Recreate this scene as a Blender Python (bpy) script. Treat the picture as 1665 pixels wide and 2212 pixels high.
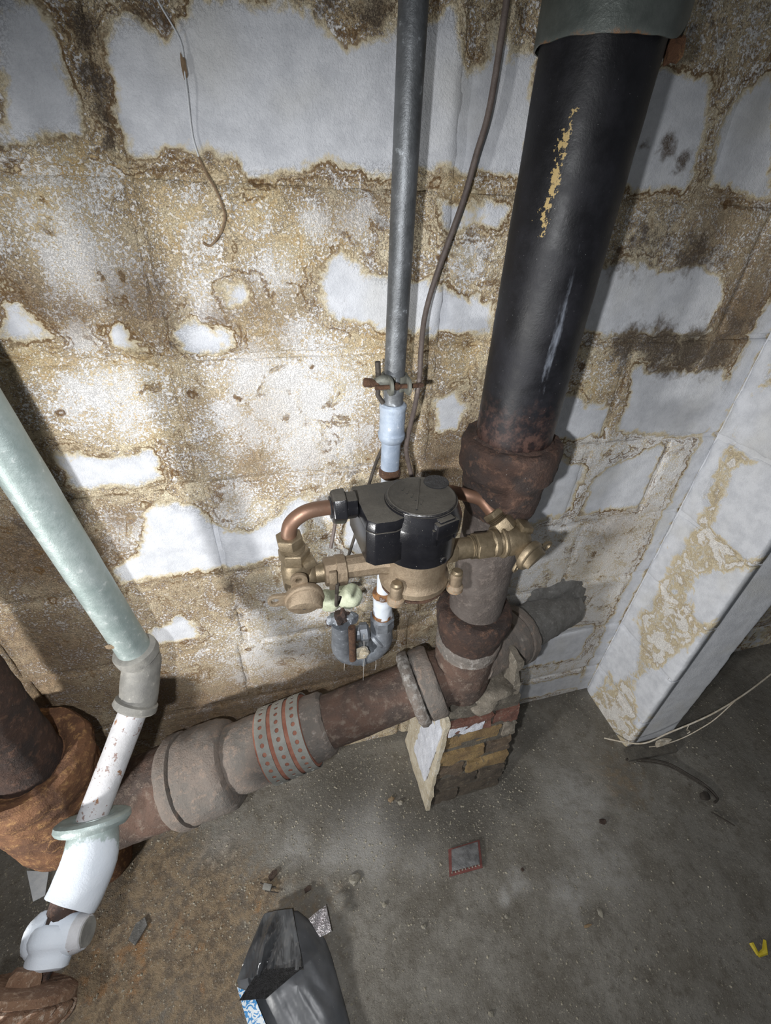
import bpy, math, random
import numpy as np
from mathutils import Vector, Matrix, noise as mnoise

scene = bpy.context.scene
for o in list(bpy.data.objects):
    bpy.data.objects.remove(o)
C = scene.collection

# ------------------------------------------------------------------ camera
cam_d = bpy.data.cameras.new('camera')
cam = bpy.data.objects.new('camera', cam_d)
C.objects.link(cam)
cam_d.sensor_fit = 'AUTO'
cam_d.sensor_width = 36.0
cam_d.lens = 976.41 * 36.0 / 2212.0
cam_d.clip_start = 0.02
r_, u_, f_ = (0.96661683, -0.25330297, 0.03859419), (0.11825268, 0.57464454, 0.80981477), (0.22730643, 0.77821672, -0.58541484)
cam.matrix_world = Matrix(((r_[0], u_[0], -f_[0], -0.9234), (r_[1], u_[1], -f_[1], -0.6736), (r_[2], u_[2], -f_[2], 1.3465), (0, 0, 0, 1)))
scene.camera = cam

# ------------------------------------------------------------------ light
world = bpy.data.worlds.new('dim_basement')
scene.world = world
world.use_nodes = True
world.node_tree.nodes['Background'].inputs[0].default_value = (0.9, 0.95, 1.0, 1)
world.node_tree.nodes['Background'].inputs[1].default_value = 0.065

def lamp(name, kind, loc, energy, size, color, target=None, spot=None, blend=.6):
    d = bpy.data.lights.new(name, kind)
    d.energy = energy
    d.color = color
    d.shadow_soft_size = size
    if spot:
        d.spot_size = math.radians(spot); d.spot_blend = blend
    o = bpy.data.objects.new(name, d)
    C.objects.link(o)
    o.location = loc
    if target:
        o.rotation_euler = (Vector(target) - Vector(loc)).to_track_quat('-Z', 'Y').to_euler()
    return o
# phone flash beside the lens, work lamp standing low out at the left
lamp('phone_flash', 'SPOT', (-1.03, -0.71, 1.33), 18, 0.010, (0.97, 0.98, 1.0), (-0.76, -0.10, 0.62), 140, 1.0)
lamp('work_light', 'SPOT', (-2.10, -1.00, 0.66), 58, 0.055, (1.0, 0.99, 0.97), (-0.80, -0.05, 0.52), 78, 1.0)

vs = scene.view_settings
vs.view_transform = 'Standard'
vs.look = 'None'
vs.gamma = 1.0
vs.use_curve_mapping = False
vs.exposure = 0.72
scene.display_settings.display_device = 'sRGB'

# ------------------------------------------------------------------ tables (metres; wall x,z / floor x,y)
CLEAN = [[[-1.113,1.469],[-1.067,1.473],[-1.07,1.452],[-1.073,1.426],[-1.07,1.392],[-1.075,1.374],[-1.105,1.376],[-1.155,1.364]],[[-1.032,1.454],[-1.004,1.469],[-0.982,1.458],[-0.957,1.471],[-0.946,1.485],[-0.855,1.493],[-0.827,1.486],[-0.799,1.474],[-0.769,1.478],[-0.736,1.484],[-0.697,1.491],[-0.683,1.51],[-0.672,1.49],[-0.653,1.456],[-0.635,1.467],[-0.628,1.49],[-0.61,1.49],[-0.599,1.478],[-0.567,1.48],[-0.555,1.424],[-0.562,1.361],[-0.645,1.362],[-0.725,1.365],[-0.856,1.355],[-0.908,1.347],[-0.933,1.363],[-1.037,1.36],[-1.044,1.39],[-1.041,1.429]],[[-0.834,1.243],[-0.813,1.286],[-0.79,1.262],[-0.744,1.237],[-0.683,1.243],[-0.639,1.224],[-0.562,1.211],[-0.567,1.161],[-0.669,1.165],[-0.727,1.165],[-0.8,1.183],[-0.836,1.208]],[[-0.676,1.335],[-0.573,1.333],[-0.572,1.312],[-0.608,1.3],[-0.663,1.304]],[[-1.025,1.177],[-0.996,1.19],[-0.957,1.178],[-0.958,1.153],[-1.01,1.149]],[[-0.96,1.235],[-0.925,1.235],[-0.919,1.212],[-0.955,1.21]],[[-1.203,1.243],[-1.194,1.216],[-1.172,1.189],[-1.165,1.172],[-1.23,1.174]],[[-1.116,1.187],[-1.09,1.195],[-1.061,1.157],[-1.111,1.157]],[[-1.236,1.032],[-1.179,1.007],[-1.13,1.003],[-1.094,1.007],[-1.099,0.958],[-1.138,0.95],[-1.217,0.956],[-1.234,0.994]],[[-1.136,0.919],[-1.06,0.894],[-1.041,0.857],[-0.978,0.836],[-0.927,0.855],[-0.891,0.9],[-0.869,0.887],[-0.891,0.783],[-0.936,0.762],[-1.055,0.756],[-1.209,0.751],[-1.219,0.794],[-1.163,0.826]],[[-1.2,0.618],[-1.13,0.647],[-1.104,0.577],[-1.142,0.569],[-1.198,0.573]],[[-0.805,0.842],[-0.756,0.851],[-0.725,0.729],[-0.783,0.733],[-0.815,0.793]],[[-0.653,1.055],[-0.614,1.077],[-0.588,1.042],[-0.599,0.999],[-0.643,0.999]],[[-0.423,1.469],[-0.317,1.473],[-0.299,1.42],[-0.297,1.363],[-0.42,1.356],[-0.435,1.431]],[[-0.265,1.437],[-0.243,1.471],[-0.221,1.486],[-0.13,1.355],[-0.247,1.371]],[[-0.424,1.258],[-0.293,1.253],[-0.196,1.26],[-0.145,1.214],[-0.148,1.157],[-0.421,1.162]],[[-0.405,1.051],[-0.353,1.026],[-0.294,1.031],[-0.287,0.958],[-0.405,0.969]],[[-0.268,1.091],[-0.18,1.078],[-0.067,1.082],[-0.021,1.013],[-0.03,0.946],[-0.255,0.97]],[[-0.393,0.927],[-0.305,0.891],[-0.302,0.779],[-0.375,0.765],[-0.426,0.766],[-0.425,0.85]],[[-0.268,0.859],[-0.237,0.884],[-0.173,0.91],[-0.129,0.917],[-0.115,0.778],[-0.268,0.77]],[[-0.272,0.431],[-0.218,0.507],[-0.16,0.458],[-0.225,0.391]],[[-0.286,0.378],[-0.091,0.346],[-0.087,0.195],[-0.281,0.211]],[[-0.302,0.1],[-0.056,0.102],[-0.022,0.026],[-0.286,0.031]]]
PIL = [[[-0.082,0.898],[-0.129,0.942],[-0.199,0.88],[-0.229,0.814],[-0.183,0.751],[-0.101,0.762]],[[-0.128,0.632],[-0.201,0.721],[-0.226,0.732],[-0.227,0.615],[-0.181,0.539],[-0.133,0.575]],[[-0.175,0.36],[-0.198,0.483],[-0.211,0.533],[-0.216,0.398],[-0.22,0.216],[-0.201,0.113],[-0.13,0.211]],[[-0.022,1.03],[-0.07,1.067],[-0.137,0.985],[-0.111,0.931],[-0.051,0.942]],[[-0.014,0.337],[-0.05,0.398],[-0.103,0.261],[-0.077,0.156],[-0.023,0.174]],[[-0.014,0.737],[-0.028,0.787],[-0.053,0.791],[-0.048,0.47],[-0.032,0.397]]]
GRIME_SHADE = [[-1.047,1.457,0.017,0.8],[-1.049,1.425,0.015,0.85],[-1.05,1.397,0.013,0.8],[-1.052,1.371,0.011,0.8],[-0.996,1.474,0.015,0.5],[-0.764,1.497,0.025,0.75],[-0.789,1.49,0.014,0.5],[-0.817,1.497,0.016,0.5],[-0.974,1.473,0.013,0.4],[-0.388,1.405,0.01,0.6],[-0.346,1.404,0.017,0.7],[-0.314,1.389,0.016,0.75],[-0.346,1.413,0.01,0.6],[-0.33,1.293,0.06,0.55],[-0.236,1.282,0.049,0.6],[-0.369,1.268,0.038,0.5],[-0.3,1.143,0.041,0.75],[-0.238,1.135,0.048,0.8],[-0.162,1.124,0.056,0.8],[-0.089,1.109,0.048,0.7],[-0.081,1.167,0.061,0.5],[-0.199,1.097,0.036,0.6],[-0.322,1.126,0.023,0.6],[-0.397,1.129,0.026,0.3],[-1.046,1.282,0.015,0.25],[-1.043,1.232,0.015,0.45],[-1.034,1.188,0.014,0.5],[-1.034,1.162,0.013,0.5],[-1.041,1.059,0.015,0.35],[-1.037,1.013,0.016,0.35],[-1.028,0.971,0.017,0.3],[-1.038,0.704,0.021,0.6],[-1.038,0.624,0.025,0.5],[-1.075,1.189,0.011,0.35],[-1.102,1.19,0.01,0.3],[-1.174,1.218,0.008,0.4],[-0.961,1.193,0.012,0.35],[-0.802,1.257,0.008,0.35],[-0.919,1.192,0.011,0.3],[-0.8,1.214,0.006,0.5],[-0.753,1.302,0.017,0.35],[-0.66,1.277,0.028,0.3],[-0.602,1.266,0.026,0.3],[-0.593,1.218,0.007,0.5],[-0.612,1.218,0.006,0.5],[-0.631,1.218,0.005,0.5],[-0.676,1.359,0.016,0.25],[-0.6,1.507,0.018,0.4],[-0.648,1.492,0.014,0.3],[-0.635,1.36,0.011,0.3],[-1.154,1.366,0.016,0.4],[-1.14,1.359,0.01,0.3],[-1.301,0.884,0.046,0.5],[-1.288,0.969,0.042,0.4],[-1.277,0.8,0.043,0.4],[-1.403,0.628,0.08,0.3],[-1.18,0.758,0.014,0.2],[-0.8,0.946,0.044,0.4],[-0.847,0.96,0.025,0.2],[-0.33,1.52,0.028,0.4],[-0.373,1.508,0.022,0.4],[-0.089,1.228,0.057,0.35],[-0.174,1.27,0.026,0.4],[-0.389,1.105,0.027,0.25],[-0.299,1.093,0.021,0.45],[-0.294,1.003,0.013,0.35],[-0.287,1.04,0.012,0.3],[-0.047,0.671,0.041,0.3],[-0.187,0.687,0.038,0.3],[0.211,0.103,0.027,0.4],[0.058,1.076,0.048,0.4]]  # grime and mold spots, plus soft shadow painted in right of the stack
EFFLO = [[-1.127,1.299,0.065,0.5],[-1.111,1.262,0.055,0.7],[-0.979,1.221,0.051,0.6],[-0.889,1.243,0.04,0.7],[-0.837,1.305,0.021,0.8],[-0.989,1.307,0.03,0.3],[-0.891,1.078,0.122,0.8],[-0.853,1.004,0.096,0.8],[-1.135,1.094,0.069,0.8],[-0.987,0.984,0.046,0.5],[-1.168,0.862,0.041,0.5],[-0.987,0.884,0.052,0.7],[-0.843,0.863,0.038,1.0],[-0.821,0.747,0.043,0.8],[-0.872,0.64,0.107,0.7],[-0.962,0.498,0.145,0.6],[-1.248,0.651,0.061,0.3],[-0.163,0.624,0.145,0.6],[0.011,0.543,0.111,0.6],[-0.403,1.513,0.032,0.7],[-0.277,1.156,0.018,0.5],[-0.79,1.307,0.033,0.6],[-0.905,1.304,0.031,0.3],[-1.087,1.222,0.032,0.5],[-1.138,1.174,0.022,1.0],[-0.162,0.422,0.113,0.4],[-0.63,1.266,0.039,0.5]]
BROWN_SHADE = [[-1.182,1.223,0.041,0.85],[-1.14,1.202,0.037,0.8],[-1.064,1.211,0.06,0.85],[-0.919,1.186,0.055,0.75],[-0.966,1.193,0.029,0.8],[-0.866,1.22,0.036,0.6],[-0.802,1.311,0.038,0.6],[-0.96,0.972,0.055,0.7],[-1.016,1.086,0.04,0.4],[-0.936,1.051,0.08,0.5],[-1.036,0.981,0.045,0.5],[-1.324,0.84,0.113,1.0],[-1.361,0.615,0.145,0.9],[-1.451,0.496,0.16,0.9],[-1.24,0.419,0.118,0.9],[-1.121,0.255,0.222,1.0],[-0.925,0.303,0.176,1.0],[-0.795,0.318,0.131,1.0],[-1.174,0.892,0.04,0.8],[-1.216,0.841,0.05,0.8],[-0.855,0.961,0.067,0.5],[-0.759,0.987,0.051,0.5],[-0.618,0.936,0.077,0.9],[-0.666,1.139,0.045,0.5],[-0.764,1.219,0.025,0.3],[-0.847,1.334,0.026,0.3],[-0.766,1.332,0.027,0.5],[-1.015,0.686,0.075,0.6],[-0.909,0.662,0.08,0.4],[-1.116,0.696,0.092,0.5],[-1.204,0.666,0.061,0.6],[-0.344,1.481,0.035,0.3],[-0.213,1.32,0.063,0.6],[-0.08,1.183,0.09,0.9],[-0.096,1.27,0.054,0.6],[-0.157,0.711,0.09,0.6],[-0.163,0.624,0.129,0.4],[-0.999,0.905,0.042,0.6],[-0.684,0.535,0.084,0.3],[-0.657,0.479,0.06,0.8],[-0.134,0.337,0.122,0.3]]  # brown stains, plus shadow painted in above the drain pipe and lower left
YEL = [[-1.094,1.357,0.03,1.0],[-1.052,1.347,0.018,0.8],[-1.134,1.316,0.045,0.7],[-0.99,1.302,0.05,0.7],[-0.903,1.323,0.045,0.8],[-0.862,1.275,0.033,0.8],[-0.922,1.34,0.034,0.6],[-1.017,1.336,0.028,0.6],[-1.208,1.153,0.039,0.9],[-1.083,1.136,0.048,0.8],[-1.091,1.033,0.035,0.6],[-0.921,1.174,0.037,0.5],[-0.732,1.12,0.029,0.5],[-0.611,1.137,0.054,0.7],[-0.635,1.341,0.035,0.7],[-0.348,1.07,0.038,0.8],[-0.337,0.947,0.055,0.6],[-0.206,0.554,0.1,0.6],[-0.814,1.275,0.034,0.7],[0.022,0.415,0.102,0.5],[-0.748,1.142,0.064,0.6]]
FBROWN = [[-1.314,-0.203,0.121,0.8],[-1.213,-0.314,0.138,0.9],[-1.365,-0.35,0.128,1.0],[-1.157,-0.243,0.1,0.6],[-1.073,-0.291,0.048,1.0],[-1.325,-0.324,0.053,1.0],[-1.015,-0.364,0.082,0.5],[-1.178,-0.432,0.097,0.8],[-0.083,-0.271,0.095,0.4],[-1.428,-0.259,0.075,0.7],[-0.93,-0.344,0.076,0.3]]
FPALE = [[-0.792,-0.225,0.123,0.8],[-0.893,-0.252,0.063,0.6],[-0.694,-0.311,0.085,0.5],[-0.216,-0.288,0.115,0.6],[-0.241,-0.425,0.134,0.5],[-0.364,-0.469,0.071,0.6],[-0.981,-0.22,0.064,0.6],[-0.469,-0.415,0.041,0.6],[-0.518,-0.439,0.02,0.9],[-0.477,-0.43,0.016,0.9],[-1.158,-0.176,0.075,0.5],[0.02,-0.538,0.09,0.3],[-0.662,-0.53,0.127,0.25],[-0.224,-0.184,0.083,0.3]]
FDARK = [[-0.829,-0.102,0.137,0.8],[-0.684,-0.197,0.107,0.9],[-0.546,-0.253,0.106,0.9],[-0.393,-0.221,0.076,0.8],[-0.256,-0.106,0.088,0.6],[-0.319,-0.014,0.093,0.9],[-0.061,-0.059,0.097,0.6],[-0.958,-0.118,0.071,0.5],[0.288,-0.174,0.151,0.6],[0.511,-0.143,0.167,0.6],[0.031,-0.44,0.148,0.35],[-0.147,-0.624,0.193,0.3],[-0.582,-0.339,0.053,0.5],[-1.567,-0.216,0.086,0.7],[0.309,-0.327,0.151,0.4]]  # darker floor patches under the pipes, round the pier and beside the pilaster

# ------------------------------------------------------------------ node helper
class NG:
    def __init__(s, name):
        s.mat = bpy.data.materials.new(name)
        s.mat.use_nodes = True
        s.nt = s.mat.node_tree
        s.nt.nodes.clear()
        s.out = s.nt.nodes.new('ShaderNodeOutputMaterial')
        s.b = s.nt.nodes.new('ShaderNodeBsdfPrincipled')
        s.nt.links.new(s.b.outputs[0], s.out.inputs[0])
        g = s.nt.nodes.new('ShaderNodeNewGeometry')
        s.pos = g.outputs['Position']; s.nor = g.outputs['Normal']
    def set(s, inp, v):
        if v is None: return
        if hasattr(v, 'is_output') or isinstance(v, bpy.types.NodeSocket):
            s.nt.links.new(v, inp)
        else:
            if inp.type == 'RGBA' and len(v) == 3: v = (*v, 1)
            inp.default_value = v
    def noise(s, scale, detail=4, rough=.6, vec=None, dist=0, col=False):
        n = s.nt.nodes.new('ShaderNodeTexNoise')
        n.inputs['Scale'].default_value = scale; n.inputs['Detail'].default_value = detail
        n.inputs['Roughness'].default_value = rough; n.inputs['Distortion'].default_value = dist
        s.nt.links.new(vec or s.pos, n.inputs['Vector'])
        return n.outputs[1 if col else 0]
    def vor(s, scale, vec=None, feat='F1', out=0):
        n = s.nt.nodes.new('ShaderNodeTexVoronoi'); n.feature = feat
        n.inputs['Scale'].default_value = scale
        s.nt.links.new(vec or s.pos, n.inputs['Vector'])
        return n.outputs[out]
    def m(s, op, a, b=None, c=None, clamp=False):
        n = s.nt.nodes.new('ShaderNodeMath'); n.operation = op; n.use_clamp = clamp
        s.set(n.inputs[0], a)
        if b is not None: s.set(n.inputs[1], b)
        if c is not None: s.set(n.inputs[2], c)
        return n.outputs[0]
    def mad(s, a, mul, add): return s.m('MULTIPLY_ADD', a, mul, add)
    def step(s, v, lo, hi, a=0.0, b=1.0):
        n = s.nt.nodes.new('ShaderNodeMapRange'); n.interpolation_type = 'SMOOTHSTEP'
        s.set(n.inputs[0], v)
        for i, x in enumerate((lo, hi, a, b)): s.set(n.inputs[i + 1], x)
        return n.outputs[0]
    def mix(s, f, a, b, mode='MIX'):
        n = s.nt.nodes.new('ShaderNodeMix'); n.data_type = 'RGBA'; n.blend_type = mode
        s.set(n.inputs[0], f); s.set(n.inputs[6], a); s.set(n.inputs[7], b)
        return n.outputs[2]
    def ramp(s, f, stops, interp='LINEAR'):
        n = s.nt.nodes.new('ShaderNodeValToRGB'); e = n.color_ramp.elements
        n.color_ramp.interpolation = interp
        while len(e) < len(stops): e.new(.5)
        for el, (p, c) in zip(e, stops):
            el.position = p; el.color = (*c, 1)
        s.set(n.inputs[0], f)
        return n.outputs[0]
    def attr(s, name):
        n = s.nt.nodes.new('ShaderNodeAttribute'); n.attribute_name = name
        q = s.nt.nodes.new('ShaderNodeSeparateColor'); s.nt.links.new(n.outputs['Color'], q.inputs[0])
        return q.outputs[0], q.outputs[1], q.outputs[2]
    def sep(s, v):
        q = s.nt.nodes.new('ShaderNodeSeparateXYZ'); s.nt.links.new(v, q.inputs[0]); return q.outputs
    def stretch(s, sc):
        n = s.nt.nodes.new('ShaderNodeMapping'); n.inputs['Scale'].default_value = sc
        s.nt.links.new(s.pos, n.inputs[0]); return n.outputs[0]
    def bump(s, h, dist=.002, strength=1.0):
        n = s.nt.nodes.new('ShaderNodeBump'); n.inputs['Distance'].default_value = dist
        n.inputs['Strength'].default_value = strength
        s.set(n.inputs['Height'], h); s.nt.links.new(n.outputs[0], s.b.inputs['Normal'])
    def fin(s, col=None, rough=None, metal=None, **kw):
        s.set(s.b.inputs['Base Color'], col); s.set(s.b.inputs['Roughness'], rough); s.set(s.b.inputs['Metallic'], metal)
        for k, v in kw.items(): s.set(s.b.inputs[k], v)
        return s.mat

# ------------------------------------------------------------------ materials
def mat_wall():
    g = NG('painted_block')
    S, gr, ef = g.attr('field')
    br, ye, wet = g.attr('tone')
    n0 = g.noise(5, 3, .6)
    nb = g.noise(9, 3, .55, dist=.6)
    n1 = g.noise(24, 4, .6, dist=1.0)
    n2 = g.noise(75, 5, .66, dist=.6)
    n3 = g.noise(260, 4, .7)
    n4 = g.noise(560, 3, .7)
    v = g.m('ADD', S, g.mad(nb, .55, -.275))
    v = g.m('ADD', v, g.mad(n1, .55, -.275))
    v = g.m('ADD', v, g.mad(n2, .26, -.13))
    v = g.m('ADD', v, g.mad(n3, .07, -.035))
    clean = g.mix(g.step(g.noise(30, 6, .7), .35, .68), (.70, .715, .75), (.56, .575, .61))
    clean = g.mix(g.step(n3, .64, .76, 0, .7), clean, (.34, .35, .36))
    clean = g.mix(g.step(n0, .5, .7, 0, .35), clean, (.62, .60, .53))
    # soft yellow halo, thin brown tide line of varying strength, pale interior with fainter tide lines
    halo = g.mix(g.step(v, .36, .475, 0, .85), clean, (.66, .555, .35))
    tl = g.step(g.noise(13, 3, .5), .40, .60, .15, 1.0)
    r1 = g.m('MULTIPLY', g.step(g.m('ABSOLUTE', g.m('SUBTRACT', v, .505)), .045, .008), tl)
    r2 = g.m('MULTIPLY', g.step(g.m('ABSOLUTE', g.m('SUBTRACT', v, .60)), .035, .004), g.step(g.noise(16, 3, .5), .40, .58, 0, .9))
    r3 = g.m('MULTIPLY', g.step(g.m('ABSOLUTE', g.m('SUBTRACT', v, .70)), .040, .004), g.step(g.noise(19, 3, .5), .42, .60, 0, .9))
    pale = g.mix(g.step(n1, .35, .65), (.76, .67, .49), (.64, .50, .30))
    pale = g.mix(g.step(nb, .42, .66, 0, .55), pale, (.46, .33, .18))
    ins = g.step(v, .47, .54)
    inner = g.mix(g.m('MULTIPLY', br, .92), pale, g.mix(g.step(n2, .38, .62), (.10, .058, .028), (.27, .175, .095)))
    inner = g.mix(g.m('MULTIPLY', ye, .62), inner, g.mix(g.step(n2, .38, .60), (.50, .31, .085), (.78, .69, .48)))
    pits = g.step(g.m('ADD', n4, g.m('ADD', g.mad(n2, .55, -.275), g.mad(n1, .7, -.35))), .475, .56)
    inner = g.mix(g.m('MULTIPLY', pits, g.step(ye, 0, 1, .8, .35)), inner, g.mix(n0, (.095, .055, .028), (.19, .13, .085)))
    fl = g.m('ADD', g.m('ADD', g.m('MULTIPLY', n3, .55), g.m('MULTIPLY', n4, .45)), g.mad(ef, .20, -.06))
    fl = g.m('ADD', fl, g.mad(n1, .45, -.225))
    flk = g.m('MULTIPLY', g.step(fl, .49, .54), ins)
    inner = g.mix(g.m('MULTIPLY', flk, g.step(br, 0, 1.1, .97, .18)), inner, (.86, .85, .84))
    tide = g.mix(n2, (.22, .115, .03), (.10, .055, .025))
    col = g.mix(ins, halo, inner)
    # sparse blister craters with dark rims
    nv = g.nt.nodes.new('ShaderNodeTexVoronoi'); nv.inputs['Scale'].default_value = 17
    wv = g.nt.nodes.new('ShaderNodeVectorMath'); wv.operation = 'MULTIPLY_ADD'
    g.nt.links.new(g.noise(40, 3, .6, col=True), wv.inputs[0]); wv.inputs[1].default_value = (.03, .03, .03); g.nt.links.new(g.pos, wv.inputs[2])
    g.nt.links.new(wv.outputs[0], nv.inputs['Vector'])
    rnd = g.nt.nodes.new('ShaderNodeSeparateColor'); g.nt.links.new(nv.outputs['Color'], rnd.inputs[0])
    rad = g.mad(rnd.outputs[1], .16, .07)
    on = g.m('MULTIPLY', g.m('GREATER_THAN', rnd.outputs[0], .68), g.step(v, .40, .5))
    ring = g.m('MULTIPLY', g.step(g.m('ABSOLUTE', g.m('SUBTRACT', nv.outputs['Distance'], rad)), .05, .01), on)
    core = g.m('MULTIPLY', g.step(nv.outputs['Distance'], .05, .02), on)
    for r in (r1, r2, r3, ring, core): col = g.mix(g.m('MULTIPLY', r, g.mad(wet, -.62, .9)), col, tide)
    col = g.mix(g.m('MULTIPLY', g.m('MULTIPLY', ye, .30), g.step(v, .38, .5)), col, g.mix(1.0, col, (1.0, .86, .55), 'MULTIPLY'))
    gg = g.m('ADD', gr, g.mad(n2, .8, -.4)); gg = g.m('ADD', gg, g.mad(n1, .9, -.45))
    grm = g.m('MULTIPLY', g.step(gg, .22, .66), g.step(n4, .3, .55, .55, .95))
    col = g.mix(grm, col, g.mix(n3, (.035, .026, .02), (.17, .125, .085)))
    sr = g.step(S, .3, .6, .12, 1.0)
    h = g.m('ADD', g.m('MULTIPLY', n3, g.mad(sr, .22, .12)), g.m('MULTIPLY', g.m('MULTIPLY', g.noise(75, 4, .66), 1.3), sr))
    h = g.m('ADD', h, g.m('MULTIPLY', g.step(n3, .46, .56), g.m('MULTIPLY', sr, .35))); h = g.m('ADD', h, g.m('MULTIPLY', n4, .3))
    g.bump(h, .0032, .8)
    return g.fin(col, .85)

def mat_floor():
    g = NG('basement_concrete')
    br, pa, da = g.attr('field')
    n1 = g.noise(9, 6, .65); n2 = g.noise(48, 6, .7); n3 = g.noise(230, 4, .7); n4 = g.noise(600, 2, .6)
    col = g.mix(g.step(n1, .32, .68), (.15, .135, .11), (.255, .24, .21))
    col = g.mix(g.step(n2, .45, .75, 0, .8), col, (.10, .085, .064))
    b2 = g.m('ADD', br, g.mad(n2, .9, -.45))
    col = g.mix(g.step(b2, .15, .8, 0, .85), col, g.mix(g.step(n2, .38, .62), (.125, .085, .05), (.29, .21, .125)))
    col = g.mix(g.m('MULTIPLY', g.step(g.m('ADD', br, g.mad(g.noise(30, 4), 1.6, -.8)), .9, 1.2), .55), col, (.34, .17, .06))
    p2 = g.m('ADD', pa, g.mad(n2, .9, -.45)); p2 = g.m('ADD', p2, g.mad(n1, .6, -.3))
    col = g.mix(g.step(p2, .2, .85, 0, .75), col, (.42, .41, .39))
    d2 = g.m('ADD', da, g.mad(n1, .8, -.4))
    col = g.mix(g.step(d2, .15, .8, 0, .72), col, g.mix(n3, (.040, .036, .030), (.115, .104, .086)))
    col = g.mix(g.step(n3, .60, .68), col, (.40, .37, .30))
    col = g.mix(g.step(n4, .38, .28), col, (.03, .026, .02))
    h = g.m('ADD', g.m('MULTIPLY', n2, .7), g.m('MULTIPLY', n3, .45)); h = g.m('ADD', h, g.m('MULTIPLY', n4, .2))
    g.bump(h, .005, .95)
    return g.fin(col, g.mad(n2, .3, .55))

def mat_rust(name, a, b, c, scale=40, rough=.85, flake=(.45, .43, .40), famt=.66, spots=True):
    g = NG(name)
    mk, mk2, _ = g.attr('mask')
    n1 = g.noise(scale * .4, 5, .6, dist=.6); n2 = g.noise(scale * 2, 6, .7); n3 = g.noise(scale * 9, 3, .7)
    col = g.mix(g.step(n1, .36, .64), a, b)
    col = g.mix(g.step(n2, .5, .68), col, c)
    col = g.mix(g.step(g.m('ADD', mk, g.mad(n2, 1.2, -.6)), .35, .6), col, g.mix(n3, flake, tuple(x * .6 for x in flake)))
    col = g.mix(g.step(n3, famt, famt + .05), col, flake)
    col = g.mix(g.step(n3, .36, .27), col, tuple(x * .25 for x in a))
    g.bump(g.m('ADD', n2, g.m('MULTIPLY', n3, .4)), .004, .9)
    return g.fin(col, rough)

def mat_black_pipe():
    g = NG('black_coated_iron')
    ru, ye, sc = g.attr('mask')
    n1 = g.noise(22, 5, .65); n2 = g.noise(90, 5, .7); n3 = g.noise(420, 3, .7)
    ns = g.noise(60, 5, .7, vec=g.stretch((1, 1, .25)))
    col = g.mix(g.step(n1, .35, .7), (.006, .006, .0075), (.013, .013, .0165))
    col = g.mix(g.step(g.m('ADD', sc, g.mad(ns, 1.5, -.75)), .52, .95, 0, .8), col, (.20, .22, .26))
    col = g.mix(g.step(g.m('ADD', ru, g.mad(n2, .9, -.45)), .25, .85, 0, .9), col, g.mix(g.step(n2, .4, .62), (.022, .012, .010), (.075, .042, .033)))
    col = g.mix(g.step(g.m('ADD', ye, g.mad(g.noise(150, 4, .7), 2.6, -1.3)), .66, .74), col, (.40, .29, .12))
    col = g.mix(g.step(n3, .70, .75), col, (.2, .2, .2))
    g.bump(g.m('ADD', n1, g.m('MULTIPLY', n3, .2)), .0014, .6)
    return g.fin(col, g.step(n1, .3, .7, .40, .60), **{'Specular IOR Level': .34})

def mat_metal(name, a, b, metal=.7, rough=.5, scale=60, spot=None, spotamt=.66, bump=.0008, mixspot=.9):
    g = NG(name)
    mk, mk2, mk3 = g.attr('mask')
    n1 = g.noise(scale * .3, 5, .6); n2 = g.noise(scale * 1.6, 5, .7); n3 = g.noise(scale * 8, 3, .7)
    col = g.mix(g.step(g.m('ADD', g.m('MULTIPLY', n1, .6), g.m('MULTIPLY', n2, .4)), .36, .64), a, b)
    if spot:
        col = g.mix(g.m('MULTIPLY', g.step(n2, spotamt, spotamt + .06), mixspot), col, spot)
    # mask R: rust, G: white paint / dust
    col = g.mix(g.step(g.m('ADD', mk, g.mad(n2, 1.2, -.6)), .4, .65), col, g.mix(g.step(n2, .4, .6), (.09, .04, .018), (.30, .14, .05)))
    pm = g.step(g.m('ADD', mk2, g.mad(n2, 1.0, -.5)), .42, .6)
    col = g.mix(pm, col, g.mix(n1, (.56, .62, .70), (.70, .73, .77)))
    met = g.m('MULTIPLY', g.step(g.m('MAXIMUM', mk, mk2), .2, .5, 1, 0), metal)
    g.bump(g.m('ADD', n2, g.m('MULTIPLY', n3, .5)), bump, .8)
    return g.fin(col, g.mad(n2, .25, rough - .12), met)

def mat_plastic():
    g = NG('dusty_black_plastic')
    n1 = g.noise(30, 4); n2 = g.noise(180, 5, .7); n3 = g.noise(700, 3)
    nz = g.sep(g.nor)[2]
    col = g.mix(g.step(n1, .35, .7), (.006, .006, .0075), (.011, .011, .013))
    dust = g.m('MULTIPLY', g.step(g.m('ADD', nz, g.mad(n2, .8, -.4)), .45, 1.0), g.step(n1, .3, .65, .65, 1.0))
    col = g.mix(g.m('MULTIPLY', dust, .85), col, g.mix(n3, (.045, .040, .032), (.115, .104, .085)))
    col = g.mix(g.step(n3, .70, .76), col, (.3, .28, .24))
    g.bump(g.m('ADD', g.m('MULTIPLY', n2, dust), g.m('MULTIPLY', n3, .15)), .0012, .6)
    return g.fin(col, g.m('ADD', g.m('MULTIPLY', dust, .5), .24))

def mat_simple(name, a, b, scale=60, rough=.8, metal=0, bump=.001, **kw):
    g = NG(name)
    n1 = g.noise(scale, 5, .65); n2 = g.noise(scale * 6, 3, .7)
    g.bump(g.m('ADD', n1, g.m('MULTIPLY', n2, .5)), bump, .8)
    return g.fin(g.mix(g.step(n1, .35, .65), a, b), rough, metal, **kw)

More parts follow.
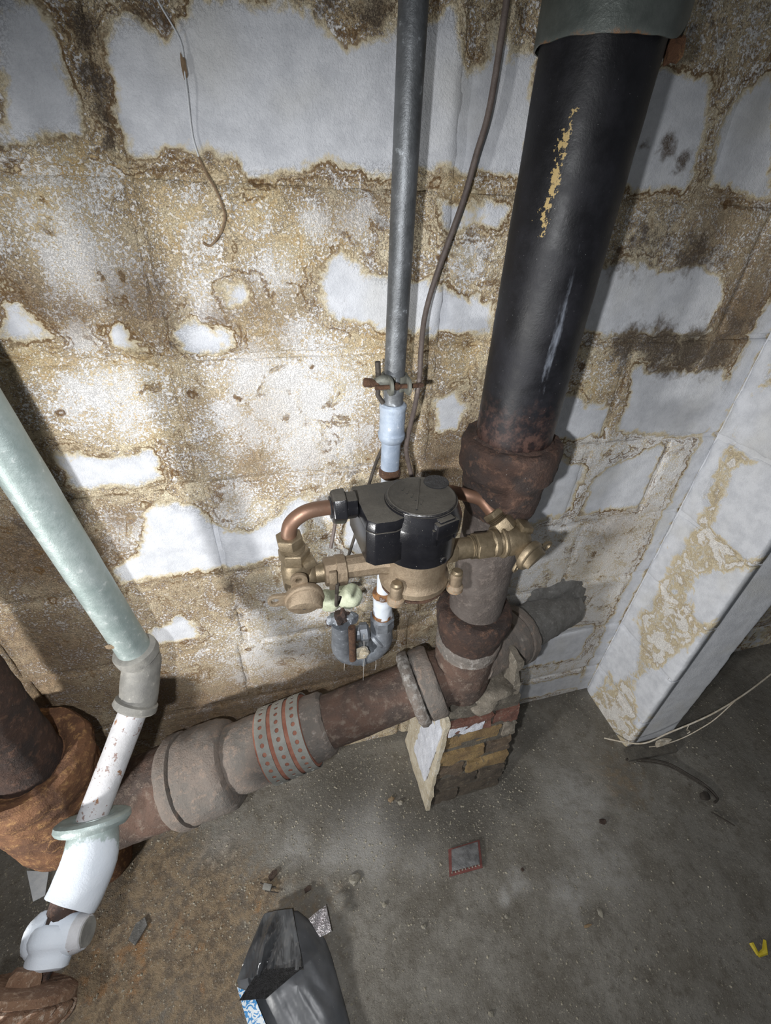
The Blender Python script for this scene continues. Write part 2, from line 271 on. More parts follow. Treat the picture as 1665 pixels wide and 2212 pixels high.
def mat_brick(name, a, b, c):
    g = NG(name)
    n1 = g.noise(35, 5, .65); n2 = g.noise(130, 5, .7); n3 = g.noise(500, 3, .7)
    col = g.mix(g.step(n1, .38, .62), a, b)
    col = g.mix(g.step(n2, .55, .66), col, c)
    col = g.mix(g.step(n3, .36, .28), col, (.03, .022, .015))
    g.bump(g.m('ADD', n2, g.m('MULTIPLY', n3, .5)), .004, .9)
    return g.fin(col, .9)

def mat_bag():
    g = NG('grey_black_film')
    n1 = g.noise(14, 4, .6); n2 = g.noise(160, 4, .7)
    col = g.mix(g.step(n1, .35, .7), (.085, .09, .098), (.135, .14, .15))
    col = g.mix(g.step(n2, .66, .72), col, (.25, .25, .25))
    g.bump(g.noise(9, 4, .55), .012, .5)
    return g.fin(col, .38)

def mat_label():
    g = NG('blue_printed_paper')
    n = g.noise(85, 2, .4, dist=2.5)
    col = g.mix(g.step(n, .50, .53), (.62, .68, .72), (.035, .22, .50))
    return g.fin(col, .45)

M = {}
M['wall'] = mat_wall()
M['floor'] = mat_floor()
M['black'] = mat_black_pipe()
M['rust_dark'] = mat_rust('dark_crusty_iron', (.060, .032, .022), (.030, .021, .018), (.11, .06, .04), 40, famt=.70)
M['rust_grey'] = mat_rust('grey_brown_iron', (.105, .088, .078), (.075, .060, .052), (.14, .115, .10), 36, flake=(.25, .23, .21), famt=.70)
M['rust_pale'] = mat_rust('pale_rusted_iron', (.24, .14, .085), (.16, .085, .05), (.38, .27, .19), 60, flake=(.55, .46, .38), famt=.64)
M['rust_pipe'] = mat_rust('rusty_drain_iron', (.125, .075, .055), (.065, .048, .040), (.19, .145, .115), 30, flake=(.30, .28, .25))
M['crust'] = mat_rust('cement_crusted_iron', (.20, .165, .14), (.15, .135, .12), (.26, .20, .16), 34, flake=(.42, .41, .39), famt=.68)
M['rust_red'] = mat_rust('red_brown_rusted_iron', (.20, .095, .045), (.11, .052, .028), (.36, .20, .085), 45, flake=(.45, .30, .15), famt=.69)
M['galv'] = mat_metal('galvanized_steel', (.30, .365, .35), (.42, .48, .465), .45, .5, 50, (.62, .66, .64), .60, mixspot=.6)
M['sleeve'] = mat_metal('galvanized_sheet', (.085, .098, .090), (.145, .160, .148), .45, .42, 30)
M['grey_pipe'] = mat_metal('grey_riser_metal', (.10, .105, .11), (.19, .20, .21), .55, .45, 55, (.42, .45, .48), .62)
M['zinc'] = mat_metal('zinc_casting', (.15, .165, .185), (.28, .30, .33), .5, .5, 60, (.52, .56, .62), .62)
M['bluezinc'] = mat_metal('pale_blue_zinc_paint', (.29, .35, .44), (.42, .48, .56), .15, .6, 60, (.75, .78, .82), .64)
M['whitepipe'] = mat_metal('white_painted_steel', (.46, .455, .46), (.57, .57, .59), .0, .7, 50, (.20, .115, .09), .565, mixspot=.85)
M['greyiron'] = mat_metal('dusty_grey_iron', (.20, .195, .18), (.30, .29, .26), .2, .65, 60, (.42, .40, .36), .64)
M['bronze'] = mat_metal('cast_bronze', (.225, .170, .115), (.31, .245, .170), .6, .50, 160, bump=.0012)
M['bronze2'] = mat_metal('machined_bronze', (.165, .130, .082), (.26, .205, .135), .65, .44, 90, bump=.0005)
M['copper'] = mat_metal('dull_copper', (.235, .130, .085), (.175, .105, .072), .55, .48, 40, (.20, .13, .09), .58, bump=.0003)
M['plastic'] = mat_plastic()
M['clamp'] = mat_metal('olive_painted_clamp', (.13, .135, .115), (.20, .20, .17), .3, .6, 90, (.40, .38, .33), .66)
M['bolt'] = mat_rust('rusted_bolt', (.13, .065, .035), (.07, .035, .022), (.20, .11, .06), 160)
M['wire'] = mat_simple('brown_cable_sheath', (.11, .085, .075), (.15, .12, .105), 80, .6)
M['darkwire'] = mat_simple('dark_strap', (.035, .028, .022), (.06, .05, .04), 80, .7)
M['string'] = mat_simple('pale_root', (.45, .38, .28), (.60, .55, .46), 90, .85)
M['brownstring'] = mat_simple('brown_root', (.18, .12, .07), (.26, .18, .11), 90, .85)
M['brick_y'] = mat_brick('buff_brick', (.30, .205, .09), (.22, .145, .07), (.15, .115, .075))
M['brick_b'] = mat_brick('brown_brick', (.16, .115, .075), (.10, .075, .055), (.24, .19, .13))
M['brick_d'] = mat_brick('grimy_dark_brick', (.095, .075, .055), (.065, .052, .04), (.16, .13, .09))
M['brick_r'] = mat_brick('red_brick', (.19, .085, .06), (.13, .06, .045), (.24, .17, .13))
M['mortar'] = mat_brick('grey_mortar', (.23, .20, .16), (.16, .14, .11), (.33, .30, .25))
M['mortar_d'] = mat_brick('grimy_mortar', (.13, .115, .09), (.085, .074, .06), (.21, .19, .155))
M['plaster'] = mat_brick('cream_plaster', (.62, .56, .44), (.50, .43, .31), (.70, .68, .64))
M['whitepaint'] = mat_brick('white_paint', (.72, .74, .80), (.62, .64, .70), (.78, .79, .83))
M['concrete'] = mat_brick('grey_concrete', (.20, .195, .185), (.14, .135, .125), (.27, .265, .25))
M['putty'] = mat_simple('pale_green_putty', (.42, .46, .32), (.55, .58, .43), 45, .45, bump=.003)
M['strap'] = mat_metal('perforated_strap', (.25, .25, .225), (.34, .335, .305), .15, .6, 60, (.36, .36, .34), .62)
M['redrust'] = mat_simple('red_primer', (.26, .10, .065), (.34, .155, .105), 60, .85)
M['bag'] = mat_bag()
def mat_film():
    g = NG('shiny_clear_film')
    mp = g.nt.nodes.new('ShaderNodeMapping'); mp.inputs['Rotation'].default_value = (0, 0, .55); mp.inputs['Scale'].default_value = (1, .18, 1)
    g.nt.links.new(g.pos, mp.inputs[0])
    n1 = g.noise(55, 2, .45, vec=mp.outputs[0]); n2 = g.noise(14, 3, .5)
    g.bump(n1, .012, .8)
    return g.fin(g.mix(g.step(n2, .35, .65), (.05, .052, .056), (.13, .135, .14)), .14, 0, **{'Specular IOR Level': .9, 'Coat Weight': .6, 'Coat Roughness': .06})
M['clear'] = mat_film()
M['silver'] = mat_simple('silver_foil', (.50, .47, .49), (.68, .66, .68), 40, .22, .7, .01)
M['label'] = mat_label()
M['blackfill'] = mat_simple('black_charcoal', (.010, .010, .011), (.03, .03, .032), 120, .35, bump=.01)
M['card'] = mat_simple('grey_blister_card', (.10, .10, .10), (.19, .19, .19), 60, .35, bump=.002)
M['redcard'] = mat_simple('red_card_border', (.15, .045, .038), (.20, .07, .058), 60, .6)
M['yellow'] = mat_simple('yellow_plastic', (.55, .42, .015), (.65, .52, .05), 60, .5)
M['paper'] = mat_simple('white_tag', (.60, .63, .66), (.70, .72, .74), 60, .6)
M['stone'] = mat_brick('pale_pebble', (.36, .33, .26), (.28, .26, .22), (.45, .43, .38))
M['tan'] = mat_brick('tan_pebble', (.32, .22, .12), (.26, .19, .12), (.38, .30, .2))
M['chip'] = mat_brick('dark_rust_chip', (.055, .035, .028), (.08, .055, .04), (.11, .08, .06))
M['wood'] = mat_brick('grimy_board', (.10, .09, .075), (.15, .135, .11), (.16, .15, .13))
M['grit'] = mat_brick('pale_grit', (.46, .42, .33), (.30, .27, .21), (.56, .52, .44))
M['web'] = mat_simple('cobweb', (.5, .48, .45), (.6, .58, .55), 60, .9)
M['redpaint'] = mat_simple('red_brown_spot', (.13, .045, .03), (.17, .06, .04), 60, .8)

# ------------------------------------------------------------------ mesh helper
def V(*a): return Vector(a if len(a) == 3 else a[0])
def frame(ax):
    ax = Vector(ax).normalized()
    h = Vector((0, 0, 1)) if abs(ax.z) < .9 else Vector((1, 0, 0))
    u = h.cross(ax).normalized()
    return u, ax.cross(u).normalized(), ax

ASM = [None]
class MB:
    def __init__(s): s.v = []; s.f = []
    def add(s, vs, fs):
        k = len(s.v); s.v += [tuple(x) for x in vs]; s.f += [tuple(i + k for i in f) for f in fs]; return s
    def lathe(s, o, ax, prof, n=32, ph=0.0, step=None, closed=True):
        """prof: (t, r) pairs along the axis; ends are capped"""
        o = Vector(o); u, w, ax = frame(ax)
        if step:
            q = [prof[0]]
            for (a, b), (c, d) in zip(prof, prof[1:]):
                k = max(1, int(math.hypot(c - a, d - b) / step))
                q += [(a + (c - a) * i / k, b + (d - b) * i / k) for i in range(1, k + 1)]
            prof = q
        vs, fs = [], []
        for t, r in prof:
            for i in range(n):
                a = ph + 2 * math.pi * i / n
                vs.append(o + ax * t + (u * math.cos(a) + w * math.sin(a)) * r)
        m = len(prof)
        for j in range(m - 1):
            for i in range(n):
                k = (i + 1) % n
                fs.append((j * n + i, j * n + k, (j + 1) * n + k, (j + 1) * n + i))
        if closed:
            fs.append(tuple(range(n))[::-1]); fs.append(tuple((m - 1) * n + i for i in range(n)))
        return s.add(vs, fs)
    def tube(s, pts, r, n=14, caps=True):
        pts = [Vector(p) for p in pts]
        rs = r if isinstance(r, (list, tuple)) else [r] * len(pts)
        T = []
        for i in range(len(pts)):
            a = pts[max(0, i - 1)]; b = pts[min(len(pts) - 1, i + 1)]
            T.append((b - a).normalized())
        u = frame(T[0])[0]
        vs, fs = [], []
        for i, p in enumerate(pts):
            u = (u - T[i] * u.dot(T[i])).normalized(); w = T[i].cross(u)
            for k in range(n):
                a = 2 * math.pi * k / n
                vs.append(p + (u * math.cos(a) + w * math.sin(a)) * rs[i])
        for j in range(len(pts) - 1):
            for i in range(n):
                k = (i + 1) % n
                fs.append((j * n + i, j * n + k, (j + 1) * n + k, (j + 1) * n + i))
        if caps:
            fs.append(tuple(range(n))[::-1]); fs.append(tuple((len(pts) - 1) * n + i for i in range(n)))
        return s.add(vs, fs)
    def prism(s, poly, z0, z1, top=1.0, sub=None):
        """vertical prism over a ccw xy polygon; top scales the upper outline about its centre"""
        n = len(poly); cx = sum(p[0] for p in poly) / n; cy = sum(p[1] for p in poly) / n
        vs = [(x, y, z0) for x, y in poly] + [(cx + (x - cx) * top, cy + (y - cy) * top, z1) for x, y in poly]
        fs = [tuple(range(n))[::-1], tuple(range(n, 2 * n))] + [(i, (i + 1) % n, n + (i + 1) % n, n + i) for i in range(n)]
        return s.add(vs, fs)
    def obox(s, c, h, ax=None):
        """box, half sizes h, axes ax = (u, v, w)"""
        c = Vector(c); u, v, w = [Vector(a) for a in (ax or ((1, 0, 0), (0, 1, 0), (0, 0, 1)))]
        vs = [c + u * (h[0] * a) + v * (h[1] * b) + w * (h[2] * d) for d in (-1, 1) for b in (-1, 1) for a in (-1, 1)]
        return s.add(vs, [(0, 2, 3, 1), (4, 5, 7, 6), (0, 1, 5, 4), (2, 6, 7, 3), (0, 4, 6, 2), (1, 3, 7, 5)])
    def tab(s, c, out, nrm, R, L, hole, th, n=24):
        """flat lug with a round hole at c; reaches L back from the hole against 'out'"""
        c = Vector(c); out = Vector(out).normalized(); nrm = Vector(nrm).normalized(); sd = nrm.cross(out)
        vs = []
        for k in (-.5, .5):
            for i in range(n):
                a = 2 * math.pi * i / n; ca, sa = math.cos(a), math.sin(a)
                vs.append(c + out * (hole * ca) + sd * (hole * sa) + nrm * (k * th))
            for i in range(n):
                a = 2 * math.pi * i / n; ca, sa = math.cos(a), math.sin(a)
                if ca >= 0: x, y = R * ca, R * sa
                else: x, y = -L * min(1, -ca * 1.5), R * math.copysign(min(1, abs(sa) * 1.35), sa) if abs(sa) > 1e-6 else 0
                vs.append(c + out * x + sd * y + nrm * (k * th))
        fs = []
        for i in range(n):
            j = (i + 1) % n
            fs += [(i, n + i, n + j, j), (2 * n + i, 2 * n + j, 3 * n + j, 3 * n + i), (i, j, 2 * n + j, 2 * n + i), (n + i, 3 * n + i, 3 * n + j, n + j)]
        return s.add(vs, fs)
    def blob(s, c, r, seed=0, rough=.2, sub=2, sq=(1, 1, 1)):
        import bmesh
        bm = bmesh.new(); bmesh.ops.create_icosphere(bm, subdivisions=sub, radius=1)
        off = Vector((seed * 3.1, seed * 1.7, seed * .9))
        vs = []
        for v in bm.verts:
            k = 1 + rough * mnoise.noise(v.co * 1.3 + off) * 2
            vs.append((c[0] + v.co.x * r * k * sq[0], c[1] + v.co.y * r * k * sq[1], c[2] + v.co.z * r * k * sq[2]))
        fs = [tuple(v.index for v in f.verts) for f in bm.faces]
        bm.free()
        return s.add(vs, fs)
    def build(s, name, mat, parent=None, rough=0, rscale=40, bevel=0, mask=None, sharp=38, origin=None, smooth=True):
        if ASM[0]: s.v = [tuple(ASM[0](Vector(q))) for q in s.v]; origin = ASM[0](Vector(origin)) if origin is not None else None
        me = bpy.data.meshes.new(name)
        org = Vector(origin) if origin is not None else (parent_world(parent) if parent else Vector((0, 0, 0)))
        me.from_pydata([(x - org.x, y - org.y, z - org.z) for x, y, z in s.v], [], s.f)
        me.update()
        import bmesh
        bm = bmesh.new(); bm.from_mesh(me); bmesh.ops.recalc_face_normals(bm, faces=bm.faces)
        if bevel:
            ed = [e for e in bm.edges if len(e.link_faces) == 2 and e.calc_face_angle(0) > .5]
            bmesh.ops.bevel(bm, geom=ed, offset=bevel, segments=2, affect='EDGES', profile=.6, clamp_overlap=True)
        bm.to_mesh(me); bm.free()
        if rough:
            nn = np.zeros(len(me.vertices) * 3); me.vertex_normals.foreach_get('vector', nn)
            for i, v in enumerate(me.vertices):
                p = v.co + org
                d = mnoise.noise(p * rscale) * rough + mnoise.noise(p * rscale * 3.1) * rough * .5
                v.co += Vector(nn[3 * i:3 * i + 3]) * d
        if smooth:
            me.polygons.foreach_set('use_smooth', [True] * len(me.polygons))
            me.set_sharp_from_angle(angle=math.radians(sharp))
        if mask:
            inv = ((lambda q: (q - V(-.7417, -.2150, .9159)) / .876 + V(-.716, -.150, .855)) if ASM[0] else (lambda q: q))
            at = me.color_attributes.new('mask', 'FLOAT_COLOR', 'POINT')
            d = np.ones((len(me.vertices), 4), dtype=np.float32)
            for i, v in enumerate(me.vertices): d[i, :3] = mask(*inv(v.co + org))
            at.data.foreach_set('color', d.ravel())
        me.materials.append(M[mat])
        o = bpy.data.objects.new(name, me); C.objects.link(o)
        o.location = org
        if parent:
            o.parent = parent; o.location = org - parent_world(parent)
        WL[o.name] = org.copy()
        return o

WL = {}
def parent_world(p): return WL[p.name]
def thing(name, label, cat, loc, group=None):
    o = bpy.data.objects.new(name, None); C.objects.link(o)
    o.empty_display_size = .05
    loc = ASM[0](Vector(loc)) if ASM[0] else Vector(loc)
    o.location = loc; o['label'] = label; o['category'] = cat
    if group: o['group'] = group
    WL[o.name] = loc
    return o
def tag(o, label, cat, group=None, kind=None):
    o['label'] = label; o['category'] = cat
    if group: o['group'] = group
    if kind: o['kind'] = kind
    return o
def arc(c, u, v, r, a0, a1, n):
    c, u, v = Vector(c), Vector(u), Vector(v)
    return [c + (u * math.cos(a0 + (a1 - a0) * i / n) + v * math.sin(a0 + (a1 - a0) * i / n)) * r for i in range(n + 1)]
def smooth_path(pts, k=6):
    pts = [Vector(p) for p in pts]; out = []
    for i in range(len(pts) - 1):
        p0 = pts[max(0, i - 1)]; p1 = pts[i]; p2 = pts[i + 1]; p3 = pts[min(len(pts) - 1, i + 2)]
        for j in range(k):
            t = j / k
            out.append(.5 * ((2 * p1) + (p2 - p0) * t + (2 * p0 - 5 * p1 + 4 * p2 - p3) * t * t + (3 * p1 - p0 - 3 * p2 + p3) * t ** 3))
    return out + [pts[-1]]

# ------------------------------------------------------------------ stain and painted shade fields
def sdf(P, poly):
    poly = np.array(poly); n = len(poly)
    d = np.full(len(P), 1e9); ins = np.zeros(len(P), bool)
    for i in range(n):
        a = poly[i]; b = poly[(i + 1) % n]; e = b - a; w = P - a
        t = np.clip((w @ e) / (e @ e), 0, 1)
        d = np.minimum(d, np.hypot(*(w - t[:, None] * e).T))
        c = ((a[1] > P[:, 1]) != (b[1] > P[:, 1]))
        with np.errstate(divide='ignore', invalid='ignore'):
            x = a[0] + (P[:, 1] - a[1]) * e[0] / (e[1] if e[1] else 1e-12)
        ins ^= c & (P[:, 0] < x)
    return np.where(ins, -d, d)
def blobs(P, L, hard=1.0):
    o = np.zeros(len(P))
    for x, z, r, s in L:
        o = np.maximum(o, s * np.exp(-((P[:, 0] - x) ** 2 + (P[:, 1] - z) ** 2) / (r * r * hard)))
    return o
def wall_fields(P):
    d = np.full(len(P), 1e9)
    for poly in CLEAN: d = np.minimum(d, sdf(P, poly))
    d = np.minimum(d, np.abs(P[:, 0] + .012) - .018)
    off = np.where(P[:, 0] > -.5, .40, .485)
    S = np.clip(off + d / .075, .05, .80)
    F = np.ones((len(P), 4), np.float32); T = np.ones((len(P), 4), np.float32)
    F[:, 0] = S; F[:, 1] = blobs(P, GRIME_SHADE); F[:, 2] = np.maximum(blobs(P, EFFLO), np.where(P[:, 0] > -.42, .6, 0) * np.where(P[:, 1] < .98, 1, .3))
    T[:, 0] = blobs(P, BROWN_SHADE, 1.3); T[:, 1] = blobs(P, YEL); T[:, 2] = 0
    return F, T
def pil_fields(P):
    d = np.full(len(P), 1e9)
    for poly in PIL: d = np.minimum(d, sdf(P, poly))
    F = np.ones((len(P), 4), np.float32); T = np.zeros((len(P), 4), np.float32)
    d = np.minimum(d, -P[:, 0] - .03)
    F[:, 0] = np.clip(.33 + d / .10, 0, .50); F[:, 1] = 0; F[:, 2] = .9
    T[:, 1] = .45; T[:, 2] = 1
    return F, T
def front_fields(P):
    F = np.ones((len(P), 4), np.float32); T = np.zeros((len(P), 4), np.float32)
    F[:, 0] = .2; F[:, 1] = 0; F[:, 2] = .6
    return F, T
def far_fields(P):
    F = np.ones((len(P), 4), np.float32); T = np.zeros((len(P), 4), np.float32)
    F[:, 0] = .5; F[:, 1] = .2; F[:, 2] = .4; T[:, 0] = .5
    return F, T

def set_fields(me, F, T):
    for n, d in (('field', F), ('tone', T)):
        a = me.color_attributes.new(n, 'FLOAT_COLOR', 'POINT'); a.data.foreach_set('color', np.ascontiguousarray(d, np.float32).ravel())

def ticks(a, b, step, er):
    w = b - a
    e = [0, .0015, .004, .008, .013]
    mid = list(np.linspace(.02, w - .02, max(2, int((w - .04) / step) + 1))) if w > .05 else [w / 2]
    return [a + t for t in e] + [a + t for t in mid] + [b - t for t in e[::-1]]

def make_block(parent, org, uu, nn, u0, u1, v0, v1, fields, name='block', proud=0.0, step=.0105, er=.012, seed=0, name_mat='wall'):
    """one masonry block: face in the plane org + u*uu + z, pushed out along nn"""
    us = ticks(u0, u1, step, er); vz = ticks(v0, v1, step, er)
    nu, nv = len(us), len(vz)
    org = Vector(org); uu = Vector(uu); nn = Vector(nn)
    base = org + uu * u0 + Vector((0, 0, v0))
    vs, P = [], []
    for z in vz:
        for u in us:
            d = min(u - u0, u1 - u, z - v0, v1 - z)
            wob = mnoise.noise(Vector((u * 40, z * 40, seed))) * .004
            k = max(0.0, 1 - (d + wob) / er)
            h = proud - .0062 * (1 - math.sqrt(max(0, 1 - min(1, k) ** 2)))
            h += mnoise.noise(Vector((u * 9, z * 9, seed * 1.3))) * .0016 + mnoise.noise(Vector((u * 60, z * 60, seed + 4.))) * .0006
            vs.append(org + uu * u + Vector((0, 0, z)) + nn * h - base); P.append((u, z))
    fs = [(j * nu + i, j * nu + i + 1, (j + 1) * nu + i + 1, (j + 1) * nu + i) for j in range(nv - 1) for i in range(nu - 1)]
    ring = [i for i in range(nu)] + [j * nu + nu - 1 for j in range(1, nv)] + [(nv - 1) * nu + i for i in range(nu - 2, -1, -1)] + [j * nu for j in range(nv - 2, 0, -1)]
    k0 = len(vs); back = -.03
    for r in ring:
        p = vs[r] + base; hh = (p - org).dot(nn)
        vs.append(vs[r] - nn * (hh - back)); P.append(P[r])
    m = len(ring)
    fs += [(ring[(i + 1) % m], ring[i], k0 + i, k0 + (i + 1) % m) for i in range(m)]
    fs.append(tuple(k0 + i for i in range(m))[::-1])
    me = bpy.data.meshes.new(name)
    me.from_pydata(vs, [], fs); me.update()
    me.polygons.foreach_set('use_smooth', [True] * len(me.polygons))
    set_fields(me, *fields(np.array(P)))
    me.materials.append(M[name_mat])
    # orient
    import bmesh
    bm = bmesh.new(); bm.from_mesh(me); bmesh.ops.recalc_face_normals(bm, faces=bm.faces); bm.to_mesh(me); bm.free()
    o = bpy.data.objects.new(name, me); C.objects.link(o)
    o.parent = parent; o.location = base - WL[parent.name]
    return o

def mortar_sheet(name, org, uu, nn, u0, u1, v0, v1, fields, step=.02, depth=-.0045, thick=.12):
    nu = int((u1 - u0) / step) + 1; nv = int((v1 - v0) / step) + 1
    org = Vector(org); uu = Vector(uu); nn = Vector(nn)
    vs, P = [], []
    for z in np.linspace(v0, v1, nv):
        for u in np.linspace(u0, u1, nu):
            h = depth + mnoise.noise(Vector((u * 30, z * 30, 2.2))) * .002
            vs.append(org + uu * u + Vector((0, 0, z)) + nn * h); P.append((u, z))
    fs = [(j * nu + i, j * nu + i + 1, (j + 1) * nu + i + 1, (j + 1) * nu + i) for j in range(nv - 1) for i in range(nu - 1)]
    k = len(vs)
    for u, z in ((u0, v0), (u1, v0), (u1, v1), (u0, v1)):
        vs.append(org + uu * u + Vector((0, 0, z)) - nn * thick); P.append((u, z))
    fs.append((k + 3, k + 2, k + 1, k))
    fs += [(0, k, k + 1, nu - 1), (nu - 1, k + 1, k + 2, nu * nv - 1), (nu * nv - 1, k + 2, k + 3, (nv - 1) * nu), ((nv - 1) * nu, k + 3, k, 0)]
    me = bpy.data.meshes.new(name)
    me.from_pydata(vs, [], fs); me.update()
    F, T = fields(np.array(P))
    set_fields(me, F, T)
    me.materials.append(M['wall'])
    o = bpy.data.objects.new(name, me); C.objects.link(o); o['kind'] = 'structure'
    WL[o.name] = Vector((0, 0, 0))
    return o

# ------------------------------------------------------------------ setting
LINES = [1.346 - .2032 * k for k in range(-2, 7)]          # joints between courses, 1.752 ... 0.127
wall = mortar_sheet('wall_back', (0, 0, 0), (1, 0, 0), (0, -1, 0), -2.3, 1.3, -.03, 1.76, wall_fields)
XJ = {0: (-1.83, -1.437, -1.043, -.65, -.258, .14), 1: (-1.83, -1.437, -1.043, -.65, -.258, .14),
      2: (-1.83, -1.437, -1.043, -.65, -.112, .14), 3: (-1.83, -1.437, -1.041, -.65, -.285, .14),
      4: (-1.83, -1.437, -1.035, -.67, -.307, -.108, .14), 5: (-1.83, -1.437, -1.025, -.63, -.25, .14),
      6: (-1.83, -1.43, -1.04, -.65, -.26, .14), 7: (-1.83, -1.44, -1.04, -.64, -.24, .14)}
random.seed(4)
G2 = .0038
courses = list(zip(LINES, LINES[1:])) + [(LINES[-1], -.02)]
for k, (zt, zb) in enumerate(courses):
    xs = [-2.25] + list(XJ.get(k, XJ[0])) + [.54, .94, 1.28]
    for i, (a, b) in enumerate(zip(xs, xs[1:])):
        if b > .15: ff = far_fields
        else: ff = wall_fields
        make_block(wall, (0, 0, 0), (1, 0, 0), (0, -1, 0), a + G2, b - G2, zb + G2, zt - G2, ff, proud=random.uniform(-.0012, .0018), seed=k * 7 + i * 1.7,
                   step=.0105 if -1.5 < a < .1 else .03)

PX0, PX1, PD = .004, .182, .203
pil = mortar_sheet('wall_right', (PX0, 0, 0), (0, 1, 0), (-1, 0, 0), -PD + .012, -.002, -.03, 1.76, pil_fields, thick=.165)
for k, (zt, zb) in enumerate(courses):
    make_block(pil, (PX0, 0, 0), (0, 1, 0), (-1, 0, 0), -PD, -.004, zb + G2, zt - G2, pil_fields, seed=k * 3.3 + 50, er=.014)
make_block(pil, (0, -PD + .008, 0), (1, 0, 0), (0, -1, 0), PX0 + .008, PX1, -.02, 1.75, front_fields, seed=80, proud=.004, er=.014, name='plaster_face')
def build_floor():
    x0, x1, y0, y1, st = -2.3, 1.3, -1.5, .06, .015
    nx = int((x1 - x0) / st); ny = int((y1 - y0) / st)
    xs = np.linspace(x0, x1, nx); ys = np.linspace(y0, y1, ny)
    vs, P = [], []
    for y in ys:
        for x in xs:
            h = mnoise.noise(Vector((x * 4, y * 4, .3))) * .003 + mnoise.noise(Vector((x * 22, y * 22, 1.3))) * .0016 - .002
            if y > -.04: h += (y + .04) * .10
            vs.append((x, y, h)); P.append((x, y))
    fs = [(j * nx + i, j * nx + i + 1, (j + 1) * nx + i + 1, (j + 1) * nx + i) for j in range(ny - 1) for i in range(nx - 1)]
    k = len(vs)
    for x, y in ((x0, y0), (x1, y0), (x1, y1), (x0, y1)): vs.append((x, y, -.1)); P.append((x, y))
    fs += [(k + 3, k + 2, k + 1, k), (0, k, k + 1, nx - 1), (nx - 1, k + 1, k + 2, nx * ny - 1), (nx * ny - 1, k + 2, k + 3, (ny - 1) * nx), ((ny - 1) * nx, k + 3, k, 0)]
    me = bpy.data.meshes.new('floor'); me.from_pydata(vs, [], fs); me.update()
    me.polygons.foreach_set('use_smooth', [True] * len(me.polygons))
    P = np.array(P); F = np.ones((len(P), 4), np.float32)
    F[:, 0] = blobs(P, FBROWN, 1.5); F[:, 1] = blobs(P, FPALE); F[:, 2] = blobs(P, FDARK, 1.2)
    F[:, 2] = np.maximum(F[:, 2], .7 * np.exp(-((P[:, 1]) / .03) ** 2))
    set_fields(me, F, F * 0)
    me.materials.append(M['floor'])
    o = bpy.data.objects.new('floor', me); C.objects.link(o); o['kind'] = 'structure'
    WL['floor'] = Vector((0, 0, 0))
build_floor()
def gz(x, y): return mnoise.noise(Vector((x * 4, y * 4, .3))) * .003 + mnoise.noise(Vector((x * 22, y * 22, 1.3))) * .0016 - .002

